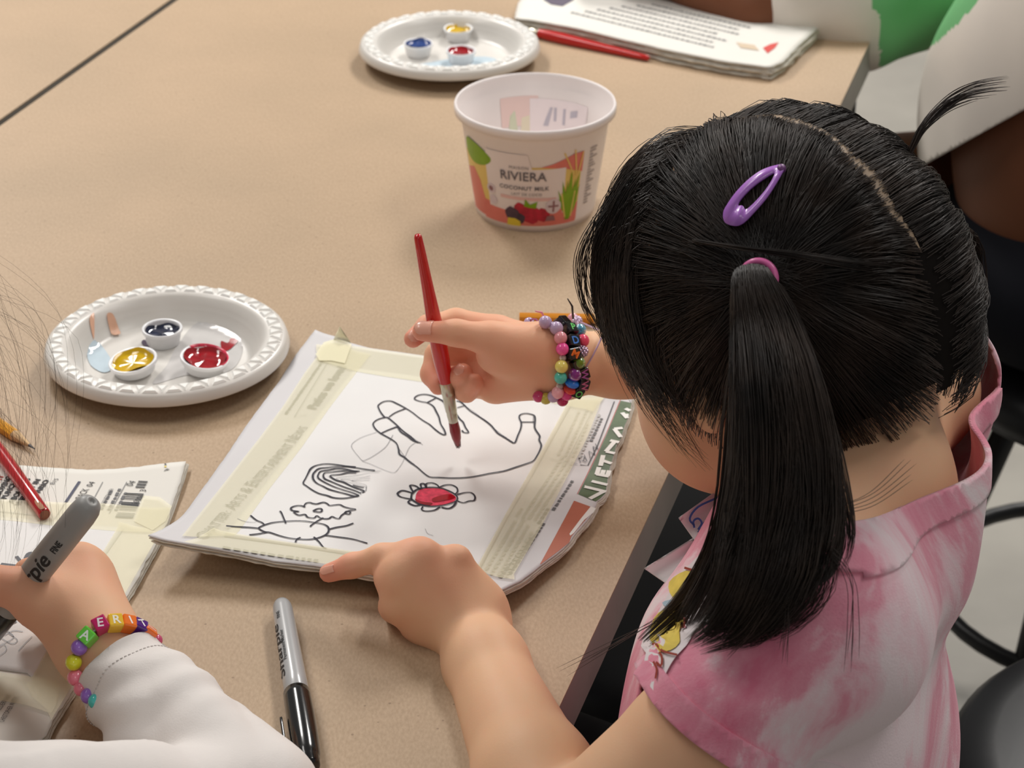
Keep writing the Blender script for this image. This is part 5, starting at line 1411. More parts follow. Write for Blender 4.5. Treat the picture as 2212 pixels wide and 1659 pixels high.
# ================================================================ the girl's hair
def hair_mat(name, c0, c1, rough=0.34):
    m = bpy.data.materials.new(name); m.use_nodes = True
    nt = m.node_tree; b = nt.nodes['Principled BSDF']
    tc = nt.nodes.new('ShaderNodeTexCoord'); n = nt.nodes.new('ShaderNodeTexNoise'); n.inputs['Scale'].default_value = 40; n.inputs['Detail'].default_value = 3
    nt.links.new(tc.outputs['Object'], n.inputs['Vector'])
    r = nt.nodes.new('ShaderNodeValToRGB'); r.color_ramp.elements[0].color = rgb(*c0); r.color_ramp.elements[1].color = rgb(*c1)
    r.color_ramp.elements[0].position = 0.35; r.color_ramp.elements[1].position = 0.7
    nt.links.new(n.outputs['Fac'], r.inputs['Fac']); nt.links.new(r.outputs['Color'], b.inputs['Base Color'])
    b.inputs['Roughness'].default_value = rough; b.inputs['Specular IOR Level'].default_value = 0.38
    return m
HAIR = hair_mat('black_hair', (27, 21, 18), (56, 43, 35), 0.42)
HAIRB = hair_mat('dark_brown_hair', (38, 28, 23), (66, 48, 38))
def strands(name, P, rad, mat, parent, stuff=True):
    """P (S, n, 3): every strand a thin three-sided tapering tube, joined as one part"""
    S, n, _ = P.shape
    T = np.gradient(P, axis=1); T /= np.linalg.norm(T, axis=2, keepdims=True) + 1e-12
    ref = np.array((0.37, 0.61, 0.70)); X = np.cross(T, ref); X /= np.linalg.norm(X, axis=2, keepdims=True) + 1e-12
    Y = np.cross(T, X)
    rr = np.asarray(rad) * np.ones((S, 1)) * np.r_[np.full(n - 3, 1.0), 0.85, 0.6, 0.2][None]
    ang = np.arange(3) * 2 * math.pi / 3
    Vv = P[:, :, None] + rr[:, :, None, None] * (X[:, :, None] * np.cos(ang)[None, None, :, None] + Y[:, :, None] * np.sin(ang)[None, None, :, None])
    i0 = (np.arange(S)[:, None, None] * n + np.arange(n - 1)[None, :, None]) * 3
    j = np.arange(3)[None, None]; j2 = (j + 1) % 3
    F = np.stack([i0 + j, i0 + j2, i0 + 3 + j2, i0 + 3 + j], -1).reshape(-1, 4)
    o = mesh_obj(name, Vv.reshape(-1, 3), F, mat, parent)
    if stuff: o['kind'] = 'stuff'
    return o
Cr = hp(-0.011, 0, -0.005); Rr = np.array((0.0895, 0.0745, 0.0925)) * K
def todir(p): q_ = ((np.asarray(p) - Cr) @ HR) / Rr; return q_ / np.linalg.norm(q_)
def frm(d, k):  # unit directions in head space -> points on the enlarged skull
    return Cr + (d * Rr * k[..., None]) @ HR.T
capnode = Node([Ell(Cr, Rr + 0.006, HR)], 0.01)
tieL = cast(capnode, 1652, 604, 0.8, 1.3); dL = todir(tieL); dR = todir(px3(2035, 455, 1.115))
def hairline(d):
    f, l, u = d[..., 0], np.abs(d[..., 1]), d[..., 2]
    return (u > 0.62 - 0.9 * (1 - np.clip(f, 0, 1)) - 0.35 * l * (f > 0) - 1.2 * np.clip(-f, 0, 1)) & (u > -0.80 - 0.25 * f + 0.035 * np.sin(23 * l + 11 * f) + 0.02 * np.sin(57 * l)) & ~((f > 0.25) & (u < 0.30 - 0.2 * l))
# dark cap under the strands
nu, nv = 72, 48
th = np.linspace(0, 2 * math.pi, nu, endpoint=False); ph = np.linspace(0.02, math.pi - 0.02, nv)
g = np.stack([np.sin(ph)[:, None] * np.cos(th)[None], np.sin(ph)[:, None] * np.sin(th)[None], np.cos(ph)[:, None] * np.ones(nu)[None]], -1)
gs = g + np.array((0.16, 0, -0.10)); gs = gs / np.linalg.norm(gs, axis=-1, keepdims=True)
ok = hairline(g) & (hairline(gs) | (g[..., 2] > 0.28))
cv_ = frm(g.reshape(-1, 3), np.full(nu * nv, 1.017))
cf = [(j * nu + i, j * nu + (i + 1) % nu, (j + 1) * nu + (i + 1) % nu, (j + 1) * nu + i) for j in range(nv - 1) for i in range(nu) if ok[j, i] and ok[j + 1, i] and ok[j, (i + 1) % nu] and ok[j + 1, (i + 1) % nu]]
hair = mesh_obj('hair', cv_, cf, M('hair_base', (20, 16, 14), 0.8, 0.08), girl)
tag(hair, 'black hair parted down the middle into two pigtails')
def slerp(a, b, t):
    om = np.arccos(np.clip((a * b).sum(-1, keepdims=True), -1, 1)); so = np.sin(om) + 1e-9
    t = t[None, :, None]; om = om[:, None]; so = so[:, None]
    return np.sin((1 - t) * om) / so * a[:, None] + np.sin(t * om) / so * b[:, None]
def rdirs(n, sel):
    out = []
    while sum(len(o) for o in out) < n:
        d = rng.normal(size=(n * 4, 3)); d /= np.linalg.norm(d, axis=1, keepdims=True)
        out.append(d[sel(d)])
    return np.concatenate(out)[:n]
def norm(v): return v / np.linalg.norm(v, axis=-1, keepdims=True)
part_w = lambda f, u: 0.026 + 0.007 * np.sin(9 * f + 4 * u)
part_c = lambda f, u: 0.030 * np.sin(5.2 * np.arctan2(u, f) + 0.4) + 0.014 * np.sin(17 * np.arctan2(u, f)) + 0.035 * np.clip(-f, 0, 1)
def combed(n, side, tie, sel, npts=12, lay=(0.022, 0.075)):
    d = rdirs(n, lambda d: hairline(d) & ((d[:, 1] - part_c(d[:, 0], d[:, 2])) * side > part_w(d[:, 0], d[:, 2])) & sel(d))
    # extra density along the parting
    m = n // 4
    a = rng.uniform(-0.35, math.pi * 0.93, m); dp = np.stack([np.cos(a), np.zeros(m), np.sin(a)], 1); dp[:, 1] = part_c(dp[:, 0], dp[:, 2]) + side * (part_w(dp[:, 0], dp[:, 2]) + rng.exponential(0.014, m) - rng.exponential(0.016, m)); dp = norm(dp)
    dp = dp[hairline(dp) & sel(dp)]
    d = np.concatenate([d, dp])
    S = len(d)
    tg = norm(tie + rng.normal(0, 0.035, (S, 3)))
    t = np.linspace(0, 1, npts)
    path = slerp(d, tg, t)
    # locks: neighbours wander together
    ph = (np.arctan2(d[:, 2] - tie[2], d[:, 0] - tie[0]) * 17)
    path = path + 0.012 * np.sin(ph[:, None, None] + 3 * t[None, :, None]) * np.sin(math.pi * t)[None, :, None] * np.array((0.5, 0.2, 0.7)) + rng.normal(0, 0.006, (S, 1, 3)) * np.sin(math.pi * t)[None, :, None]
    path = norm(path)
    lay_ = rng.uniform(lay[0], lay[1], S)[:, None]
    gr = 0.02 * np.sin(ph)[:, None] * np.sin(math.pi * t)[None]
    k = 1.014 + np.clip(lay_ * np.minimum(1, t / 0.16)[None] + gr * np.minimum(1, t / 0.2)[None], 0.012, 1) + 0.09 * np.clip((t - 0.78) / 0.22, 0, 1)[None] ** 2
    return frm(path, k)
front = lambda d: (d[:, 0] > 0.30) & (d[:, 2] > 0.20)
PL = combed(7000, 1, dL, lambda d: ~(front(d) & (rng.uniform(size=len(d)) < 0.85)))
PRt = combed(3600, -1, dR, lambda d: ~(front(d) & (rng.uniform(size=len(d)) < 0.8)))
strands('combed_hair', PL, 0.00019, HAIR, hair)
strands('combed_hair', PRt, 0.00019, HAIR, hair)
# fringe sweeping over the temples
def trim(P, path, side):
    """shorten strands that would hang over the cheek"""
    S, n, _ = P.shape
    lim = -0.02 - 0.75 * (0.33 - path[..., 0]) + rng.normal(0, 0.07, (S, 1)) - 0.35 * (rng.uniform(size=(S, 1)) < 0.04)
    bad = path[..., 2] < lim
    first = np.where(bad.any(1), bad.argmax(1), n - 1).astype(float)
    first = np.maximum(first, 4)
    pos = first[:, None] * np.linspace(0, 1, n)[None]
    i0 = np.clip(pos.astype(int), 0, n - 2); fr_ = (pos - i0)[..., None]
    r_ = np.arange(S)[:, None]
    return P[r_, i0] * (1 - fr_) + P[r_, i0 + 1] * fr_
def fringe(n, side, npts=13):
    d = rdirs(n, lambda d: (d[:, 0] > 0.16) & (d[:, 2] > 0.16) & hairline(d) & ((d[:, 1] - part_c(d[:, 0], d[:, 2])) * side > 0.012) & (d[:, 1] * side < 0.85))
    S = len(d)
    a = np.clip(0.15 + 0.85 * np.abs(d[:, 1]) ** 0.8 + rng.normal(0, 0.22, S), 0, 1)
    tg = np.stack([0.92 - 0.78 * a + rng.normal(0, .05, S), side * (0.50 + 0.45 * a + rng.normal(0, .05, S)), 0.34 - 0.88 * a ** 1.4 * rng.uniform(0.6, 1.1, S) + rng.normal(0, .07, S)], 1)
    tg = norm(tg)
    t = np.linspace(0, 1, npts)
    mid = norm(d * 0.9 + np.array((0.22, 0.34 * side, 0.06)))
    p1 = slerp(d, mid, t); p2 = slerp(mid, tg, t)
    ph = np.round(a * 14) * 2.1
    path = norm(p1 * (1 - t)[None, :, None] + p2 * t[None, :, None] + (rng.normal(0, 0.012, (S, 1, 3)) + 0.02 * np.sin(ph)[:, None, None]) * np.sin(math.pi * t)[None, :, None])
    out_ = (1 - a)
    k = 1.012 + rng.uniform(0.02, 0.10, S)[:, None] * np.minimum(1, t / 0.25)[None] + (0.10 * out_ * rng.uniform(0.2, 1, S))[:, None] * np.sin(math.pi * t)[None] + 0.04 * t[None] ** 2
    return trim(frm(path, k), path, side)
strands('fringe', fringe(4500, 1), 0.00018, HAIR, hair)
strands('fringe', fringe(1000, -1), 0.00018, HAIR, hair)
def sideburn(n, side, npts=13):
    a = rng.uniform(0, 1, n)
    d = norm(np.stack([0.62 - 0.55 * a, side * (0.62 + 0.25 * a), 0.38 - 0.30 * a], 1) + rng.normal(0, 0.07, (n, 3)))
    tg = norm(np.stack([0.74 - 0.62 * a + rng.normal(0, .05, n), side * (0.62 + 0.2 * a), -0.38 - 0.34 * rng.uniform(0, 1, n)], 1))
    t = np.linspace(0, 1, npts); ph = np.round(a * 16) * 1.9
    path = norm(slerp(d, tg, t) + (rng.normal(0, 0.012, (n, 1, 3)) + 0.03 * np.sin(ph)[:, None, None]) * np.sin(math.pi * t * 0.8)[None, :, None])
    return trim(frm(path, 1.02 + rng.uniform(0.01, 0.06, n)[:, None] * np.minimum(1, t / 0.2)[None] + 0.03 * t[None]), path, side)
strands('temple_hair', sideburn(1100, 1), 0.00016, HAIR, hair)
# scalp showing along the parting
ts = np.linspace(0.10, math.pi * 0.93, 260); rows_ = []
tap = np.clip(np.minimum(ts - ts[0], ts[-1] - ts) / 0.35, 0, 1) ** 0.6
jl, jr = rng.uniform(0.55, 1.35, len(ts)), rng.uniform(0.55, 1.35, len(ts))
for s_ in np.linspace(-1, 1, 5):
    u_ = np.sin(ts); f_ = np.cos(ts)
    wd = part_w(f_, u_) * 1.7 * tap * np.where(s_ < 0, jl, jr)
    d = norm(np.stack([f_, part_c(f_, u_) + s_ * wd, u_], 1)); rows_.append(frm(d, np.full(len(ts), 1.0215)))
pv = np.stack(rows_, 1).reshape(-1, 3)
mesh_obj('parting_scalp', pv, grid_faces(len(ts), 5), M('scalp', (150, 128, 104), 0.6, var=0.15, scale=300), hair)
# ---- pigtails
def pigtail(center, widths, n, depthk, xdir, lock_shift=None, rad=0.00019, lens=(0.8, 1.0), start_r=0.005, name='pigtail', mat=None, ystart=None):
    C = np.array(spline(center, 10)); m = len(C)
    npts = 18
    Tg = norm(np.gradient(C, axis=0))
    xd = np.array(xdir, float); X = norm(xd[None] - Tg * (Tg @ xd)[:, None]); Y = np.cross(Tg, X)
    tt = np.linspace(0, 1, m); wv = np.interp(tt, np.linspace(0, 1, len(widths)), widths)
    nk = max(4, n // 110)
    kc = rng.uniform(0, 2 * math.pi, nk); kr = np.sqrt(rng.uniform(0, 1, nk)); kid = rng.integers(0, nk, n)
    ph_ = rng.uniform(0, 2 * math.pi, n); ro = np.sqrt(rng.uniform(0, 1, n))
    a, b = ro * np.cos(ph_), ro * np.sin(ph_)
    ka, kb_ = (kr * np.cos(kc))[kid], (kr * np.sin(kc))[kid]
    klen = rng.uniform(*lens, nk)[kid]
    L = np.clip(klen * rng.uniform(0.9, 1.04, n), 0.3, 1.0)
    kwx, kwy, kf = rng.normal(0, 0.28, nk)[kid], rng.normal(0, 0.2, nk)[kid], rng.uniform(3, 6, nk)[kid]
    out = np.zeros((n, npts, 3))
    wob = rng.normal(0, 1, (n, 2))
    for k in range(npts):
        t = L * k / (npts - 1)
        i = t * (m - 1); i0 = np.clip(i.astype(int), 0, m - 2); fr_ = (i - i0)[:, None]
        c = C[i0] * (1 - fr_) + C[i0 + 1] * fr_; x = X[i0]; y = Y[i0]; w_ = np.interp(t, tt, wv)[:, None]
        cl_ = np.clip((t - 0.15) / 0.6, 0, 1) * 0.72                      # strands gather into locks
        aa = a * (1 - cl_) + (ka + a * 0.10 + kwx * np.sin(kf * t) * t) * cl_ + 0.03 * wob[:, 0] * t
        bb = b * (1 - cl_) + (kb_ + b * 0.10 + kwy * np.cos(kf * t) * t) * cl_ + 0.03 * wob[:, 1] * t
        out[:, k] = c + x * aa[:, None] * w_ + y * bb[:, None] * w_ * depthk
    return strands(name, out, rad, mat or HAIR, hair)
nL = grad(capnode, tieL[None])[0]
t0 = tieL + nL * 0.004
main = [t0, t0 + nL * 0.016 + np.array((0, 0, 0.001)), px3(1652, 700, 0.945), px3(1678, 830, 0.930), px3(1694, 980, 0.922), px3(1690, 1120, 0.917), px3(1664, 1240, 0.911), px3(1590, 1340, 0.918), px3(1505, 1392, 0.935)]
pigtail(main, [0.0055, 0.0085, 0.016, 0.021, 0.025, 0.027, 0.025, 0.018, 0.010], 3400, 0.55, (1, 0, 0), lens=(0.70, 1.0), name='pigtail_hair')
lock1 = [t0, t0 + nL * 0.014, px3(1622, 720, 0.945), px3(1602, 900, 0.937), px3(1585, 1080, 0.945), px3(1545, 1200, 0.965), px3(1480, 1300, 0.990), px3(1390, 1385, 1.01)]
pigtail(lock1, [0.004, 0.005, 0.008, 0.010, 0.011, 0.010, 0.009, 0.006], 420, 0.6, (1, 0, 0), lens=(0.72, 1.0), name='pigtail_lock')
lock2 = [t0, t0 + nL * 0.014, px3(1630, 740, 0.94), px3(1620, 950, 0.932), px3(1600, 1120, 0.935), px3(1568, 1240, 0.945), px3(1505, 1345, 0.960), px3(1470, 1395, 0.975)]
pigtail(lock2, [0.004, 0.005, 0.008, 0.010, 0.011, 0.012, 0.010, 0.006], 420, 0.6, (1, 0, 0), lens=(0.75, 1.0), name='pigtail_lock')
lock3 = [t0, t0 + nL * 0.014, px3(1690, 740, 0.943), px3(1760, 900, 0.930), px3(1800, 1040, 0.925), px3(1822, 1160, 0.918), px3(1795, 1240, 0.912), px3(1740, 1262, 0.905)]
pigtail(lock3, [0.003, 0.004, 0.007, 0.008, 0.007, 0.005, 0.004, 0.003], 160, 0.5, (1, 0, 0), lens=(0.8, 1.0), name='pigtail_lock')
# right pigtail behind the head, sticking up a little then falling
tR = frm(dR[None], np.array([1.09]))[0]; nR = norm(HR @ (dR / Rr))
rt = [tR, tR + nR * 0.010 + np.array((0.002, 0, 0.004)), px3(2064, 520, 1.125), px3(2084, 620, 1.13), px3(2072, 740, 1.135), px3(2030, 840, 1.14), px3(1985, 900, 1.145)]
pigtail(rt, [0.0052, 0.010, 0.014, 0.016, 0.016, 0.012, 0.008], 900, 0.7, (1, 0, 0), lens=(0.75, 1.0), name='pigtail_hair', mat=HAIRB)
wis = [tR + nR * 0.002, px3(1995, 275, 1.03), px3(2050, 225, 1.03), px3(2110, 192, 1.035), px3(2172, 186, 1.04)]
pigtail([px3(1965, 330, 1.02), px3(1995, 275, 1.02), px3(2045, 228, 1.025), px3(2100, 205, 1.03), px3(2172, 192, 1.035)], [0.002, 0.0035, 0.006, 0.009, 0.011], 46, 0.6, (0.3, 0, 1), lens=(0.75, 1.0), rad=0.00022, name='stray_hair', mat=HAIRB)
# strays: crossing lock, face strands, shoulder strands
def stray(lines, jit, per, rad=0.00020, name='stray_hair'):
    out = []
    for l in lines:
        P = [px3(*p) for p in l]
        for _ in range(per):
            e0, e1 = rng.normal(0, jit, 3), rng.normal(0, jit * 2.2, 3)
            Q = [p + e0 + (e1 - e0) * i / (len(P) - 1) for i, p in enumerate(P)]
            out.append(resample(np.array(spline(Q, 8)), 16))
    strands(name, np.array(out), rad, HAIR, hair)
stray([[(1290, 470, 1.05), (1262, 560, 1.05), (1262, 640, 1.06), (1290, 700, 1.07)], [(1330, 420, 1.05), (1258, 540, 1.05), (1270, 650, 1.06), (1330, 745, 1.07)], [(1320, 620, 1.05), (1400, 800, 1.06), (1450, 900, 1.06), (1490, 980, 1.07)], [(1400, 700, 1.03), (1470, 860, 1.04), (1560, 990, 1.05)]], 0.0012, 12)
stray([[(1500, 520, 0.985), (1600, 536, 0.965), (1720, 552, 0.955), (1830, 570, 0.955), (1950, 585, 0.97)]], 0.0006, 26)
stray([[(1760, 1150, 0.91), (1840, 1240, 0.905), (1850, 1340, 0.905), (1845, 1440, 0.91)], [(1700, 1240, 0.905), (1700, 1320, 0.905), (1690, 1430, 0.905)], [(1680, 1250, 0.905), (1620, 1350, 0.905), (1560, 1400, 0.92)], [(1560, 1240, 0.95), (1450, 1320, 1.0), (1340, 1380, 1.03), (1230, 1440, 1.06)], [(1800, 1100, 0.92), (1880, 1080, 0.93), (1960, 1020, 0.95)]], 0.0014, 5, 0.00016)
# elastic band and hair clip
tv, tf2 = [], []
ring = lambda c, n_, r, w_, k=36: tube([tuple(c + (norm(np.cross(n_, (0, 0, 1))) * math.cos(a) + norm(np.cross(n_, np.cross(n_, (0, 0, 1)))) * math.sin(a)) * r) for a in np.linspace(0, 2 * math.pi, k + 1)], w_, 10, cap=False)
PINKB = M('pink_elastic', (226, 110, 172), 0.35, coat=0.2)
v, f = ring(t0 + nL * 0.0065, nL, 0.0078, 0.0016)
el = mesh_obj('hair_elastic', v, f, PINKB, None); tag(el, 'thin pink elastic around the near pigtail', 'hair tie')
v, f = ring(tR + nR * 0.006, nR, 0.0066, 0.0014)
el2 = mesh_obj('hair_elastic', v, f, PINKB, None); tag(el2, 'pink elastic around the far pigtail, behind the head', 'hair tie')
PURP = M('purple_enamel', (176, 112, 206), 0.3, 0.5, coat=0.3)
clipc = thing('hair_clip', tuple(cast(capnode, 1625, 425, 0.8, 1.3)), 'purple snap clip in the black hair', 'hair clip')
outer = [(1568, 482), (1564, 462), (1572, 444), (1592, 416), (1620, 388), (1650, 368), (1684, 358), (1696, 360), (1692, 372), (1676, 400), (1656, 430), (1630, 460), (1608, 482), (1590, 489)]
inner = [(1596, 446), (1600, 434), (1622, 410), (1648, 390), (1674, 376), (1662, 402), (1640, 430), (1614, 454), (1606, 446)]
o_ = resample(np.array(spline(outer, 6, True)), 73)[:-1]; i_ = resample(np.array(spline(inner, 6, True)), 73)[:-1]
sh_ = np.argmin(np.linalg.norm(i_ - o_[0], axis=1)); i_ = np.roll(i_, -sh_, 0)
tc_ = Node([Ell(Cr, Rr * 1.0 + 0.0095, HR)], 0.01)
oP = castN(tc_, o_, 0.8, 1.3); iP = castN(tc_, i_, 0.8, 1.3); nO, nI = grad(tc_, oP), grad(tc_, iP)
n72 = 72
cl = np.concatenate([oP + nO * 0.0010, iP + nI * 0.0012, oP, iP]); cfs = []
for i in range(n72):
    j = (i + 1) % n72
    cfs += [(i, j, n72 + j, n72 + i), (2 * n72 + i, 3 * n72 + i, 3 * n72 + j, 2 * n72 + j), (i, 2 * n72 + i, 2 * n72 + j, j), (n72 + i, n72 + j, 3 * n72 + j, 3 * n72 + i)]
mesh_obj('clip_plate', cl, cfs, PURP, clipc)
riv = cast(tc_, 1688, 364, 0.8, 1.3); v, f = lathe([(0, 0.0016), (0.0016, 0.0014), (0.002, 0.0005), (0.002, -0.001)], 16, riv, grad(tc_, riv[None])[0])
mesh_obj('rivet', v, f, M('clip_rivet', (112, 62, 120), 0.4), clipc)
# lashes
ls_ = []
for i in range(16):
    a = px3(1384 - i * 0.6, 770 + i * 1.6, 1.105); ls_.append(resample(np.array(spline([a, a + np.array((-0.003, 0, 0.0003)), a + np.array((-0.0055, 0.0, 0.0012 - 0.00022 * i))], 6)), 8))
strands('eyelash', np.array(ls_), 0.00018, HAIR, girl)
# ================================================================ bracelets
def sphere_vf(c, r, n=18, m=12, hole=None, sq=1.0):
    prof = [(r * math.sin(a), r * sq * math.cos(a)) for a in np.linspace(0.22, math.pi - 0.22, m)]
    prof = [(r * 0.14, r * sq * 0.80)] + prof + [(r * 0.14, -r * sq * 0.80)]
    return lathe(prof, n, c, hole)
def bead_mat(c, clear=False, rough=0.16):
    nm = 'bead_%d_%d_%d%s' % (*c, '_clear' if clear else '')
    return M(nm, c, 0.08 if clear else rough, 0.5, coat=0.4, trans=0.35 if clear else 0.0)
def bracelet(label, node, specs, zrange, cordcol, back_axis, behind_r, group=None):
    """specs: (px, py, radius, colour, kind, letter, letter colour)"""
    pos = [cast(node, px, py, *zrange, off=r * 0.92) for (px, py, r, *_) in specs]
    c0_ = np.mean(pos, 0)
    th = thing('bead_bracelet', tuple(c0_), label, 'bracelet', group)
    for i, (p, (px, py, r, col, kind, *ex)) in enumerate(zip(pos, specs)):
        q = pos[min(i + 1, len(pos) - 1)] - pos[max(i - 1, 0)]; q = norm(q)
        nr = grad(node, p[None])[0]; nr = norm(nr - q * (nr @ q))
        if kind == 'ball' or kind == 'clear':
            v, f = sphere_vf(p, r, hole=q)
            mesh_obj('bead', v, f, bead_mat(col, kind == 'clear'), th)
        elif kind == 'flat':
            v, f = sphere_vf(p, r * 1.15, hole=q, sq=0.62); mesh_obj('bead', v, f, bead_mat(col), th)
        elif kind == 'berry':
            parts = [sphere_vf(p, r * 0.8, 10, 8, q)]
            for k in range(34):
                y_ = 1 - 2 * (k + .5) / 34; a = k * 2.4; s_ = math.sqrt(1 - y_ * y_)
                parts.append(sphere_vf(p + np.array((s_ * math.cos(a), s_ * math.sin(a), y_)) * r * 0.78, r * 0.3, 7, 5, (0, 0, 1)))
            v, f = join(*parts); mesh_obj('bead', v, f, M('silver_lilac', (206, 186, 210), 0.12, metal=0.85), th)
        else:
            s_ = np.cross(nr, q)
            R = np.stack([q, s_, nr], 1); cb, fb_ = box((0, 0, 0), (2 * r, 2 * r, 2 * r))
            o = mesh_obj('letter_bead', cb @ R.T + p, fb_, bead_mat(col), th, smooth=False); bevel(o, r * 0.22, 2)
            if ex and ex[0]:
                tv_, tf_2 = text2d(ex[0], r * 1.25, bold=0.02, align='CENTER'); tv_[:, 1] -= r * 0.62
                upv = np.array((0, SP, CP)) @ R                      # upright as seen, then turned
                ang = (ex[2] if len(ex) > 2 else 0.0) + math.atan2(-upv[0], upv[1])
                ca, sa = math.cos(ang), math.sin(ang)
                lv = np.column_stack([tv_[:, 0] * ca - tv_[:, 1] * sa, tv_[:, 0] * sa + tv_[:, 1] * ca, np.full(len(tv_), r + 0.00012)])
                mesh_obj('letter', lv @ R.T + p, tf_2, M('letter_%d_%d_%d' % ex[1], ex[1], 0.4), o)
    # cord: through the beads and round the far side of the wrist
    a0, a1 = pos[-1], pos[0]
    ctr, ax, rad_ = back_axis
    back = []
    u0 = a0 - ctr; u0 -= ax * (u0 @ ax); u1 = a1 - ctr; u1 -= ax * (u1 @ ax)
    e1 = norm(u0); e2 = np.cross(ax, e1)
    ang1 = math.atan2(u1 @ e2, u1 @ e1)
    mid_seen = norm((np.mean(pos, 0) - ctr) - ax * ((np.mean(pos, 0) - ctr) @ ax))
    seen_a = math.atan2(mid_seen @ e2, mid_seen @ e1)
    # go the way that avoids the seen side
    cand = [ang1 % (2 * math.pi), ang1 % (2 * math.pi) - 2 * math.pi]
    def hits(an): 
        s_ = seen_a % (2 * math.pi)
        return (0 < s_ < an) if an > 0 else (an < s_ - 2 * math.pi < 0)
    an = cand[0] if not hits(cand[0]) else cand[1]
    for k in range(1, 14):
        t = an * k / 14; back.append(ctr + ax * ((a0 - ctr) @ ax * (1 - k / 14) + (a1 - ctr) @ ax * k / 14) + (e1 * math.cos(t) + e2 * math.sin(t)) * (rad_ + 0.0025))
    v, f = tube([tuple(p) for p in list(pos) + back + [pos[0]]], 0.0005, 6, cap=False)
    mesh_obj('cord', v, f, M('cord_%d_%d_%d' % cordcol, cordcol, 0.4), th)
    for k in range(0, 13, 1):
        r_ = specs[0][2] if specs[0][4] != 'cube' else specs[0][2]
        if k < 2 or k > 10 or (np.array(back[k]) - ctr) @ np.array((0, -CP, SP)) > -0.004: continue
        v, f = sphere_vf(back[k], 0.0031, 12, 8, np.array(back[min(k + 1, 12)]) - back[k - 1])
        mesh_obj('bead', v, f, bead_mat([(232, 120, 170), (190, 170, 210), (240, 220, 120), (90, 180, 190)][k % 4]), th)
    return th
rax = norm(Re - Rw)
PK, LIL = (238, 158, 168), (196, 172, 206)
bA = bracelet('bracelet of pastel round beads, nearest the brush hand', Rarm, [
    (1178, 696, .0037, LIL, 'ball'), (1190, 704, .0022, (220, 214, 220), 'clear'), (1202, 709, .0038, LIL, 'ball'), (1211, 730, .0037, PK, 'ball'), (1215, 754, .0036, (250, 90, 168), 'ball'),
    (1216, 773, .0020, (226, 216, 214), 'clear'), (1213, 792, .0037, (240, 226, 116), 'ball'), (1211, 816, .0036, (84, 196, 178), 'ball'), (1209, 834, .0021, (216, 206, 200), 'clear'),
    (1205, 848, .0036, (246, 180, 190), 'ball'), (1195, 857, .0034, LIL, 'ball'), (1179, 861, .0034, (206, 196, 84), 'ball'), (1163, 857, .0033, (204, 62, 120), 'ball')],
    (1.0, 1.4), (150, 60, 120), (px3(1198, 772, 1.229), rax, 0.019), 0)
BK = (20, 20, 22)
G = (110, 216, 110)
bB = bracelet('bracelet of black cube letter beads, middle of the three on the wrist', Rarm, [
    (1216, 697, .0031, BK, 'cube', None, None), (1231, 713, .0033, BK, 'cube', 'P', G, -0.15), (1236, 739, .0034, BK, 'cube', 'D', (70, 130, 220), 0.1), (1237, 765, .0034, BK, 'cube', 'M', (240, 120, 40), -0.5),
    (1246, 788, .0030, BK, 'cube', None, None), (1258, 806, .0032, BK, 'cube', 'W', (170, 90, 160), -1.4), (1258, 828, .0032, BK, 'cube', 'W', (200, 110, 150), -1.4), (1246, 845, .0031, BK, 'cube', 'O', G, 0.0)],
    (1.0, 1.4), (24, 24, 24), (px3(1240, 772, 1.229), rax, 0.019), 0)
bC = bracelet('bracelet of bright glassy beads, nearest the forearm', Rarm, [
    (1238, 689, .0032, (240, 170, 186), 'flat'), (1247, 693, .0032, (200, 190, 200), 'berry'), (1253, 713, .0036, (92, 178, 208), 'clear'), (1259, 736, .0037, (238, 74, 110), 'ball'), (1258, 759, .0034, (200, 190, 200), 'berry'),
    (1251, 784, .0037, (126, 166, 44), 'clear'), (1242, 809, .0039, (158, 50, 160), 'clear'), (1236, 828, .0036, (34, 122, 226), 'flat'), (1231, 841, .0034, (226, 70, 50), 'flat'), (1224, 853, .0034, (226, 60, 140), 'ball'), (1215, 865, .0034, (190, 30, 96), 'ball')],
    (1.0, 1.4), (190, 160, 190), (px3(1252, 772, 1.229), rax, 0.019), 0)
# knotted ends
for p, q, col in (((1176, 688), (1156, 672), (240, 150, 170)), ((1238, 688), (1226, 645), (34, 30, 32))):
    a, b = px3(*p, 1.215), px3(*q, 1.205)
    v, f = tube([tuple(a), tuple((a + b) / 2 + (0.001, 0, 0.0015)), tuple(b)], [0.0006, 0.0006, 0.0003], 6)
    mesh_obj('cord_end', v, f, M('cord_end_%d' % col[0], col, 0.4), bA if col[0] > 100 else bB)
# ================================================================ name tags hanging at the girl's chest
TAG = M('tag_paper', (232, 228, 228), 0.6)
BLUEI = M('blue_pen', (58, 84, 150), 0.6)
def tag_card(pts, zs, name, label, marks, parent=None):
    g = coons([pts[3], pts[2]], [pts[2], pts[1]], [pts[0], pts[1]], [pts[3], pts[0]], 14, 10)
    zz = coons([(zs[3], 0), (zs[2], 0)], [(zs[2], 0), (zs[1], 0)], [(zs[0], 0), (zs[1], 0)], [(zs[3], 0), (zs[0], 0)], 14, 10)[..., 0]
    P = np.array([[px3(g[j, i, 0], g[j, i, 1], zz[j, i] + 0.003 * math.sin(i * 0.5)) for i in range(14)] for j in range(10)])
    v, f = sheet_mesh(P, 10, 14, 0.0005)
    t = thing(name, tuple(P.reshape(-1, 3).mean(0)), label, 'name tag')
    mesh_obj('card', v, f, TAG, t)
    if marks:
        parts = []
        for l in marks:
            v2, f2 = ribbon2d(l, 4.5, 4)
            zf = lambda a, b: zs[0] - 0.0015
            parts.append((np.array([px3(a, b, float(np.mean(zs)) - 0.0035) for a, b in v2]), f2))
        v, f = join(*parts); mesh_obj('pen_drawing', v, f, BLUEI, t)
    return t
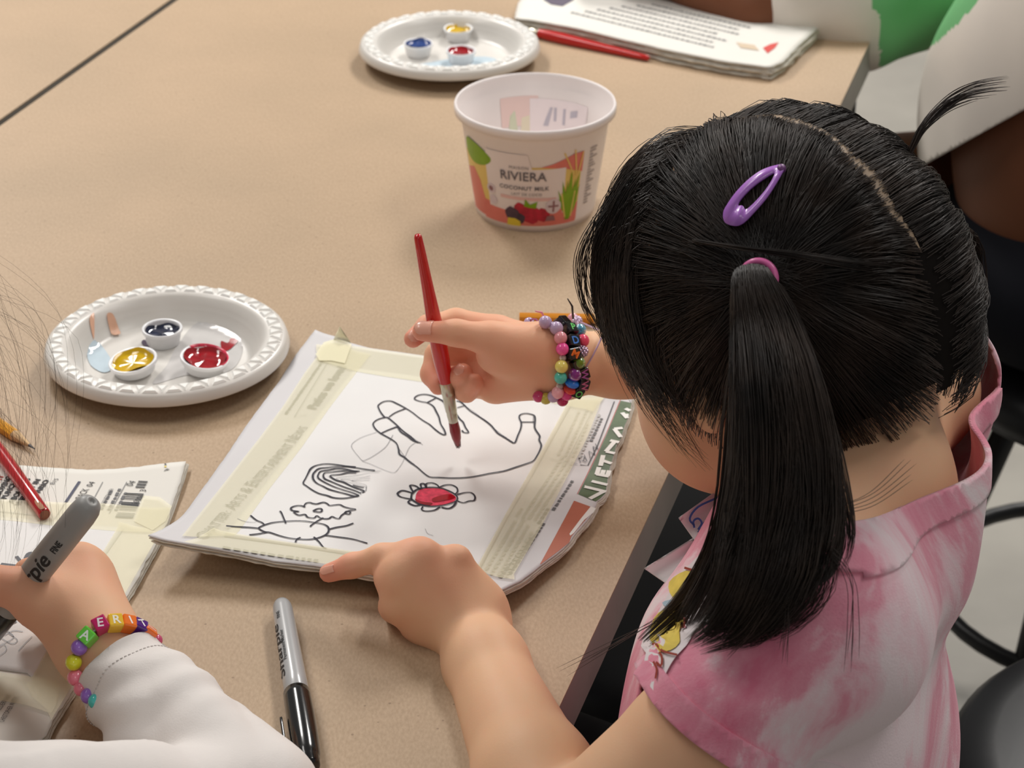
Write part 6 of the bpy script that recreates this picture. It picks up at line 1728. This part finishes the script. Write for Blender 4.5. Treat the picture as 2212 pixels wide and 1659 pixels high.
tag_card([(1550, 1058), (1612, 1142), (1526, 1202), (1466, 1118)], (1.075, 1.08, 1.075, 1.07), 'name_tag', 'white paper name tag with blue pen doodle at the chest',
         [[(1500, 1135), (1490, 1120), (1508, 1095), (1550, 1075)], [(1500, 1140), (1498, 1126), (1508, 1120), (1516, 1130), (1508, 1144)], [(1518, 1138), (1522, 1128), (1530, 1134), (1524, 1146), (1516, 1142)], [(1508, 1150), (1516, 1142), (1522, 1150), (1514, 1158)]])
tag_card([(1500, 1160), (1562, 1230), (1466, 1278), (1392, 1227)], (1.072, 1.068, 1.066, 1.068), 'name_tag', 'creased white tag edge below the doodled name tag', None)
# ================================================================ stools
SEATM = M('black_seat_vinyl', (30, 31, 34), 0.42, 0.5, bump=0.05)
def stool(cx, cy, h, label, r=0.165):
    t = thing('stool', (cx, cy, 0), label, 'stool')
    v, f = lathe([(0, h), (r * 0.80, h - 0.001), (r * 0.93, h - 0.006), (r * 0.985, h - 0.016), (r, h - 0.028), (r * 0.985, h - 0.042), (r * 0.9, h - 0.046), (0, h - 0.046)], 64, (cx, cy, 0))
    mesh_obj('seat', v, f, SEATM, t)
    v, f = lathe([(r * 0.55, h - 0.046), (r * 0.55, h - 0.06), (0, h - 0.06)], 32, (cx, cy, 0)); mesh_obj('seat_plate', v, f, BLACKMET, t)
    for k in range(4):
        a = math.pi / 4 + k * math.pi / 2 + 0.15
        p0 = (cx + 0.085 * math.cos(a), cy + 0.085 * math.sin(a), h - 0.055); p1 = (cx + 0.185 * math.cos(a), cy + 0.185 * math.sin(a), 0.012)
        v, f = tube([p0, p1], 0.0125, 14); lg = mesh_obj('leg', v, f, BLACKMET, t)
        v, f = lathe([(0, 0), (0.017, 0), (0.018, 0.014), (0.0135, 0.026), (0, 0.026)], 14, (p1[0], p1[1], 0)); mesh_obj('rubber_foot', v, f, M('rubber', (30, 30, 30), 0.8), lg)
    pts = [(cx + 0.150 * math.cos(a), cy + 0.150 * math.sin(a), 0.17) for a in np.linspace(0, 2 * math.pi, 41)]
    v, f = tube(pts, 0.008, 10, cap=False); mesh_obj('foot_ring', v, f, BLACKMET, t)
    return t
sA = V(2600, 1650, -0.25); stool(sA.x, sA.y, TZ - 0.25, 'empty black round stool in the bottom right corner')
sB = V(2440, 735, -0.26); stool(sB.x, sB.y, TZ - 0.26, 'black round stool under the person in green and white')
sC = (0.125, 1.38); stool(sC[0], sC[1], TZ - 0.26, 'added black stool darkening the gap between table edge and painting child')  # invented stool, added so the gap beside the table edge reads dark
stool(TC[0] + 0.02, TC[1], TZ - 0.282, 'black stool the painting child in pink sits on')
# ================================================================ second child, lower left: arm in a pale sleeve
SKIN2 = skin_mat('light_skin_second', (230, 184, 148), (228, 152, 128))
W2 = px3(212, 1392, 1.050); E2 = px3(505, 1730, 0.985); H2 = px3(-240, 1830, 0.880)
core2 = [Cone(W2, px3(168, 1222, 1.076), 0.0165, 0.0112), Cone(W2, px3(196, 1240, 1.078), 0.0165, 0.0105), Cone(W2, px3(203, 1280, 1.080), 0.0165, 0.0105), Cone(W2, px3(135, 1270, 1.068), 0.0170, 0.0125), Cone(px3(165, 1345, 1.055), px3(85, 1298, 1.052), 0.0160, 0.0135)]
fing2 = [Node(chain([px3(140, 1240, 1.076), px3(100, 1222, 1.088), px3(60, 1238, 1.096), px3(30, 1290, 1.096)], [0.0110, 0.0078, 0.0066, 0.0055]), 0.004),
         Node(chain([px3(168, 1222, 1.076), px3(120, 1232, 1.100), px3(70, 1268, 1.106), px3(40, 1315, 1.102)], [0.0108, 0.0080, 0.0066, 0.0055]), 0.004),
         Node(chain([px3(196, 1244, 1.078), px3(150, 1270, 1.106), px3(105, 1305, 1.108), px3(75, 1335, 1.102)], [0.0105, 0.0078, 0.0066, 0.0055]), 0.004),
         Node(chain([px3(203, 1284, 1.080), px3(170, 1315, 1.102), px3(130, 1340, 1.104), px3(100, 1352, 1.100)], [0.0100, 0.0072, 0.0062, 0.0052]), 0.004),
         Node(chain([px3(85, 1298, 1.052), px3(40, 1272, 1.046), px3(-8, 1262, 1.046), px3(-44, 1300, 1.054)], [0.0130, 0.0098, 0.0082, 0.0066]), 0.005)]
arm2 = Node(chain([H2, E2], [0.026, 0.021]), 0.006, [Node(chain([E2, E2 * 0.7 + W2 * 0.3, W2], [0.021, 0.022, 0.0178]) + core2, 0.010, fing2, 0.003)], 0.008)
T2 = np.array((-0.345, 0.60, TZ))
TR2 = np.stack([np.array((0.25, 0.97, 0)), np.array((-0.97, 0.25, 0)), np.array((0, 0, 1))], 1)
H2L = H2 + np.array((-0.215, 0.05, 0.0)); NB2 = (H2 + H2L) / 2 + np.array((0, 0.02, 0.03))
HC2 = px3(-560, 770, 1.02)
head2 = Node([Ell(HC2, (0.074, 0.086, 0.09)), Ell(HC2 + (0, 0.035, -0.05), (0.055, 0.05, 0.055))], 0.02, [Node([Cone(HC2 + (0.0, 0.085, -0.015), HC2 + (0, 0.09, -0.035), 0.006, 0.008)], 0.004)], 0.006)
E2L = H2L + np.array((-0.05, 0.06, -0.07)); W2L = np.array((-0.36, 0.80, TZ + 0.022))
armL2 = Node(chain([H2L, E2L], [0.03, 0.026]) , 0.006, [Node(chain([E2L, W2L, W2L + (0.03, 0.06, 0.0)], [0.026, 0.018, 0.017]), 0.006)], 0.008)
node2 = Node([Ell(T2 + (0, 0.0, 0.0), (0.06, 0.10, 0.14), TR2), Ell(T2 + (0, -0.03, -0.14), (0.07, 0.10, 0.16), TR2), Cone(H2 * .85 + NB2 * .15, H2L * .85 + NB2 * .15, 0.033, 0.033), Cone(NB2, HC2 + (0, -0.02, -0.06), 0.04, 0.04)], 0.03, [arm2, armL2, head2], 0.02)
kid2 = thing('person', (T2[0], T2[1], 0), 'child in pale long-sleeved top gripping a grey marker, at lower left', 'person')
fl2 = [(px3(84, 1238, 1.078), 0.04, 0.8), (px3(0, 1270, 1.052), 0.05, 0.7), (px3(170, 1215, 1.066), 0.03, 0.4), (px3(210, 1262, 1.07), 0.03, 0.4)]
body_obj('body', node2, 0.0021, SKIN2, kid2, fl2)
SLV = M('pale_jersey', (226, 220, 216), 0.85, 0.15, var=0.03, scale=40, bump=0.15, bscale=1200, sheen=0.2)
sdir2 = norm(W2 - E2)
S2n = Node([Ell(T2 + (0, 0.0, 0.0), (0.072, 0.112, 0.145), TR2), Ell(T2 + (0, -0.03, -0.14), (0.08, 0.11, 0.17), TR2), Cone(H2 * .9 + NB2 * .1, H2L * .9 + NB2 * .1, 0.040, 0.040)], 0.03,
           [Node(chain([H2, E2 + (0.006, -0.006, -0.004)], [0.040, 0.0335]), 0.004, [Node(chain([E2 + (0.006, -0.004, -0.002), E2 * 0.5 + W2 * 0.5, W2 - sdir2 * 0.004, W2 + sdir2 * 0.03], [0.0335, 0.0275, 0.0215, 0.0205]), 0.004)], 0.006),
            Node(chain([H2L, E2L, W2L, W2L + (0.03, 0.06, 0.0)], [0.040, 0.034, 0.026, 0.024]), 0.008)], 0.03)
def folds2(p):
    s = (p - E2) @ sdir2; x, y, z = p[..., 0], p[..., 1], p[..., 2]
    ang = np.arctan2(p[..., 2] - E2[2], p[..., 1] - E2[1])
    crease = np.exp(-(np.linalg.norm(p - (E2 * 0.80 + W2 * 0.2 + np.array((-0.01, 0.0, 0.01))), axis=-1) / 0.055) ** 2)
    f = 0.0011 * np.sin(330 * s + 5 * np.sin(34 * (x + z)) + 1.5 * ang) * np.clip((s - 0.02) / 0.04, 0, 1) * np.clip((0.16 - s) / 0.03, 0, 1) + 0.0012 * np.sin(60 * x + 40 * z + 2 * np.sin(40 * y))
    f2 = 0.0030 * np.sin(38 * x + 14 * np.sin(9 * x)) * np.clip((E2[0] - x) / 0.06, 0, 1) * (s < 0.02)
    return f + crease * 0.0040 * (np.abs(np.sin(95 * (x * 0.75 + y * 0.35 - z * 0.3))) * -1 + 0.5) + f2
v2_, f2_ = polygonise(S2n, 0.0030, folds2)
cut0 = W2 - sdir2 * 0.021
c2 = [(cut0, norm(sdir2 + np.array((0.0, 0.0, 0.0))), lambda c: ((c - E2) @ sdir2 > 0.05) & (np.linalg.norm((c - E2) - ((c - E2) @ sdir2)[:, None] * sdir2, axis=1) < 0.05)),
      ((0, 0, 0), (0, 0, -1), lambda c: c[:, 2] < -1), (NB2 + (0, 0, 0.02), (0, 0, 1), lambda c: np.linalg.norm(c - NB2, axis=1) < 0.09),
      (W2L + norm(W2L - E2L) * 0.01, norm(W2L - E2L), lambda c: np.linalg.norm(c - W2L, axis=1) < 0.06)]
vv, ff = cut_shirt(v2_, f2_, c2)
top2 = mesh_obj('long_sleeved_top', vv, ff, SLV, kid2)
md = top2.modifiers.new('cloth', 'SOLIDIFY'); md.thickness = 0.0014; md.offset = -1
# stitched cuff line
ring_ = []
e1 = norm(np.cross(sdir2, (0, 0, 1))); e2 = np.cross(sdir2, e1)
for k in range(72):
    a = 2 * math.pi * k / 72; b = a + 0.05
    pts = []
    for an in (a, b):
        p = (W2 - sdir2 * 0.032) + (e1 * math.cos(an) + e2 * math.sin(an)) * 0.03
        for _ in range(8):
            p = p - (S2n.d(p[None])[0] + folds2(p[None])[0] - 0.0002) * grad(S2n, p[None])[0] * 0.8
        pts.append(tuple(p))
    ring_.append(tube(pts, 0.0003, 5))
v, f = join(*ring_); o = mesh_obj('cuff_stitching', v, f, M('stitch_thread', (206, 200, 196), 0.8), top2); o['kind'] = 'stuff'
# its hair: head is out of the frame, loose ends hang into view
cap2 = Node([Ell(HC2 + (0, -0.01, 0.012), (0.086, 0.098, 0.098))], 0.01)
v, f = polygonise(cap2, 0.006)
hair2 = mesh_obj('hair', v, f, HAIRB, kid2)
hs = []
for i in range(80):
    z_ = rng.uniform(0.965, 1.03); y0 = rng.uniform(560, 900)
    x1 = rng.uniform(-60, 120) if i < 62 else rng.uniform(60, 190)
    a = px3(-380 + rng.uniform(-40, 40), y0 - 200, z_); b = px3(-120 + rng.uniform(-60, 60), y0 - 60 + rng.uniform(-50, 50), z_); c = px3(x1 - 40 + rng.uniform(-20, 20), y0 + 90 + rng.uniform(-40, 40), z_ + 0.01)
    d = px3(x1 + rng.uniform(-15, 15), min(y0 + 230 + rng.uniform(-40, 130), 1140), z_ + 0.03); e = px3(x1 - rng.uniform(0, 40), min(y0 + 330 + rng.uniform(0, 160), 1230), z_ + 0.05)
    hs.append(resample(np.array(spline([a, b, c, d, e], 8)), 22))
strands('loose_hair', np.array(hs), 0.00005, HAIRB, hair2)
w2ax = norm(E2 - W2)
bD = bracelet("bracelet of candy-bright letter cubes and round beads by the pale cuff", node2, [
    (338, 1383, .0030, (214, 90, 130), 'ball'), (320, 1369, .0033, (250, 120, 40), 'cube', 'I', (245, 230, 230), 0.0), (300, 1356, .0034, (84, 36, 130), 'cube', 'T', (245, 240, 240), -0.1), (276, 1348, .0034, (250, 124, 36), 'cube', 'I', (245, 235, 230), 0.0),
    (248, 1346, .0035, (246, 200, 60), 'cube', 'R', (250, 244, 225), 0.0), (217, 1351, .0035, (196, 26, 100), 'cube', 'E', (245, 235, 240), 0.15), (189, 1376, .0036, (110, 214, 70), 'cube', 'A', (240, 250, 240), -0.35), (171, 1399, .0039, (156, 110, 206), 'ball'),
    (159, 1431, .0039, (232, 232, 50), 'ball'), (163, 1464, .0039, (244, 132, 154), 'ball'), (176, 1487, .0038, (244, 132, 154), 'ball'), (191, 1503, .0038, (156, 110, 206), 'ball'), (207, 1515, .0037, (80, 196, 190), 'ball')],
    (0.8, 1.3), (220, 220, 220), (px3(245, 1420, 1.05), w2ax, 0.019), 0)
# ================================================================ third person at the far end (out of focus)
SKIN3 = skin_mat('brown_skin', (122, 76, 52), (136, 84, 60), 0.1)
sh3 = px3(2120, -60, 1.99); el3 = px3(1850, 20, 1.93); wr3 = px3(1500, -30, 1.93); wr3 = px3(1440, -70, 1.95)
T3 = np.array((0.462, sB.y - 0.02, TZ))
nd3 = Node([Ell(T3 + (0, 0, -0.04), (0.09, 0.11, 0.17)), Cone(sh3, sh3 + np.array((0.06, 0.2, 0)), 0.04, 0.04), Cone(T3 + (0, 0.05, 0.1), T3 + (-0.04, 0.06, 0.20), 0.05, 0.045)], 0.04,
           [Node(chain([sh3, el3], [0.040, 0.034]), 0.01, [Node(chain([el3, px3(1640, 22, 1.925), wr3, px3(1340, -110, 1.96)], [0.034, 0.032, 0.024, 0.022]), 0.006)], 0.01),
            Node(chain([px3(2420, 330, 2.04), px3(1930, 420, 1.99), px3(1940, 1000, 2.2)], [0.064, 0.050, 0.045]), 0.02),
            Node([Ell(T3 + (-0.06, 0.07, 0.30), (0.085, 0.075, 0.10))], 0.02)], 0.02)
p3 = thing('person', (T3[0], T3[1], 0), 'person with brown arms in green and white top, blurred at upper right', 'person')
body_obj('body', nd3, 0.005, SKIN3, p3)
WCL = M('white_cotton', (226, 218, 208), 0.85, 0.1, var=0.03, scale=20)
cuff3 = px3(1700, 25, 1.925); ad3 = norm(px3(1640, 22, 1.925) - el3)
S3 = Node([Ell(T3 + (0, 0, -0.06), (0.118, 0.135, 0.215)), Cone(sh3, sh3 + np.array((0.06, 0.2, 0)), 0.05, 0.05)], 0.05, [Node(chain([sh3, el3, el3 + ad3 * 0.055], [0.055, 0.050, 0.044]), 0.012)], 0.04)
v3, f3 = polygonise(S3, 0.004, lambda p: 0.003 * np.sin(45 * p[..., 0] + 30 * p[..., 2] + 2 * np.sin(25 * p[..., 1])))
hp1, hp2 = px3(2040, 330, 1.88), px3(2212, 235, 1.88)
hn = norm(np.cross(hp2 - hp1, np.array((0.0, CP, -SP)))); hn = hn if hn[2] < 0 else -hn
vv, ff = cut_shirt(v3, f3.tolist(), [(hp1, hn, lambda c: (c[:, 0] > 0.335))])
tp3 = mesh_obj('loose_top', vv, ff, WCL, p3); md = tp3.modifiers.new('cloth', 'SOLIDIFY'); md.thickness = 0.002; md.offset = -1
GRN = M('green_cotton', (120, 186, 128), 0.85, 0.1)
tp3.data.materials.append(GRN)
def inpoly(x, y, poly):
    r_ = False; j = len(poly) - 1
    for i in range(len(poly)):
        if (poly[i][1] > y) != (poly[j][1] > y) and x < (poly[j][0] - poly[i][0]) * (y - poly[i][1]) / (poly[j][1] - poly[i][1]) + poly[i][0]: r_ = not r_
        j = i
    return r_
gp = [[(1900, 160), (1900, -400), (2330, -400), (2150, -40), (2060, 60), (2000, 110), (1950, 150)], [(1866, -400), (1960, -400), (1950, 0), (1915, 46), (1884, 20)]]
for pl in tp3.data.polygons:
    c = pl.center + Vector(OFF[p3.name]); q_ = PX(c)
    if q_[2] < 2.05 and any(inpoly(q_[0], q_[1], g) for g in gp): pl.material_index = 1

trn3 = Node([Ell(T3 + (0.03, 0.0, -0.170), (0.135, 0.140, 0.095))], 0.03, [Node([Cone(px3(2420, 345, 2.04), px3(2260, 375, 2.02), 0.076, 0.070)], 0.02)], 0.03)
v, f = polygonise(trn3, 0.008)
mesh_obj('dark_shorts', v, f, M('navy_jersey', (22, 23, 30), 0.85, 0.2), p3)
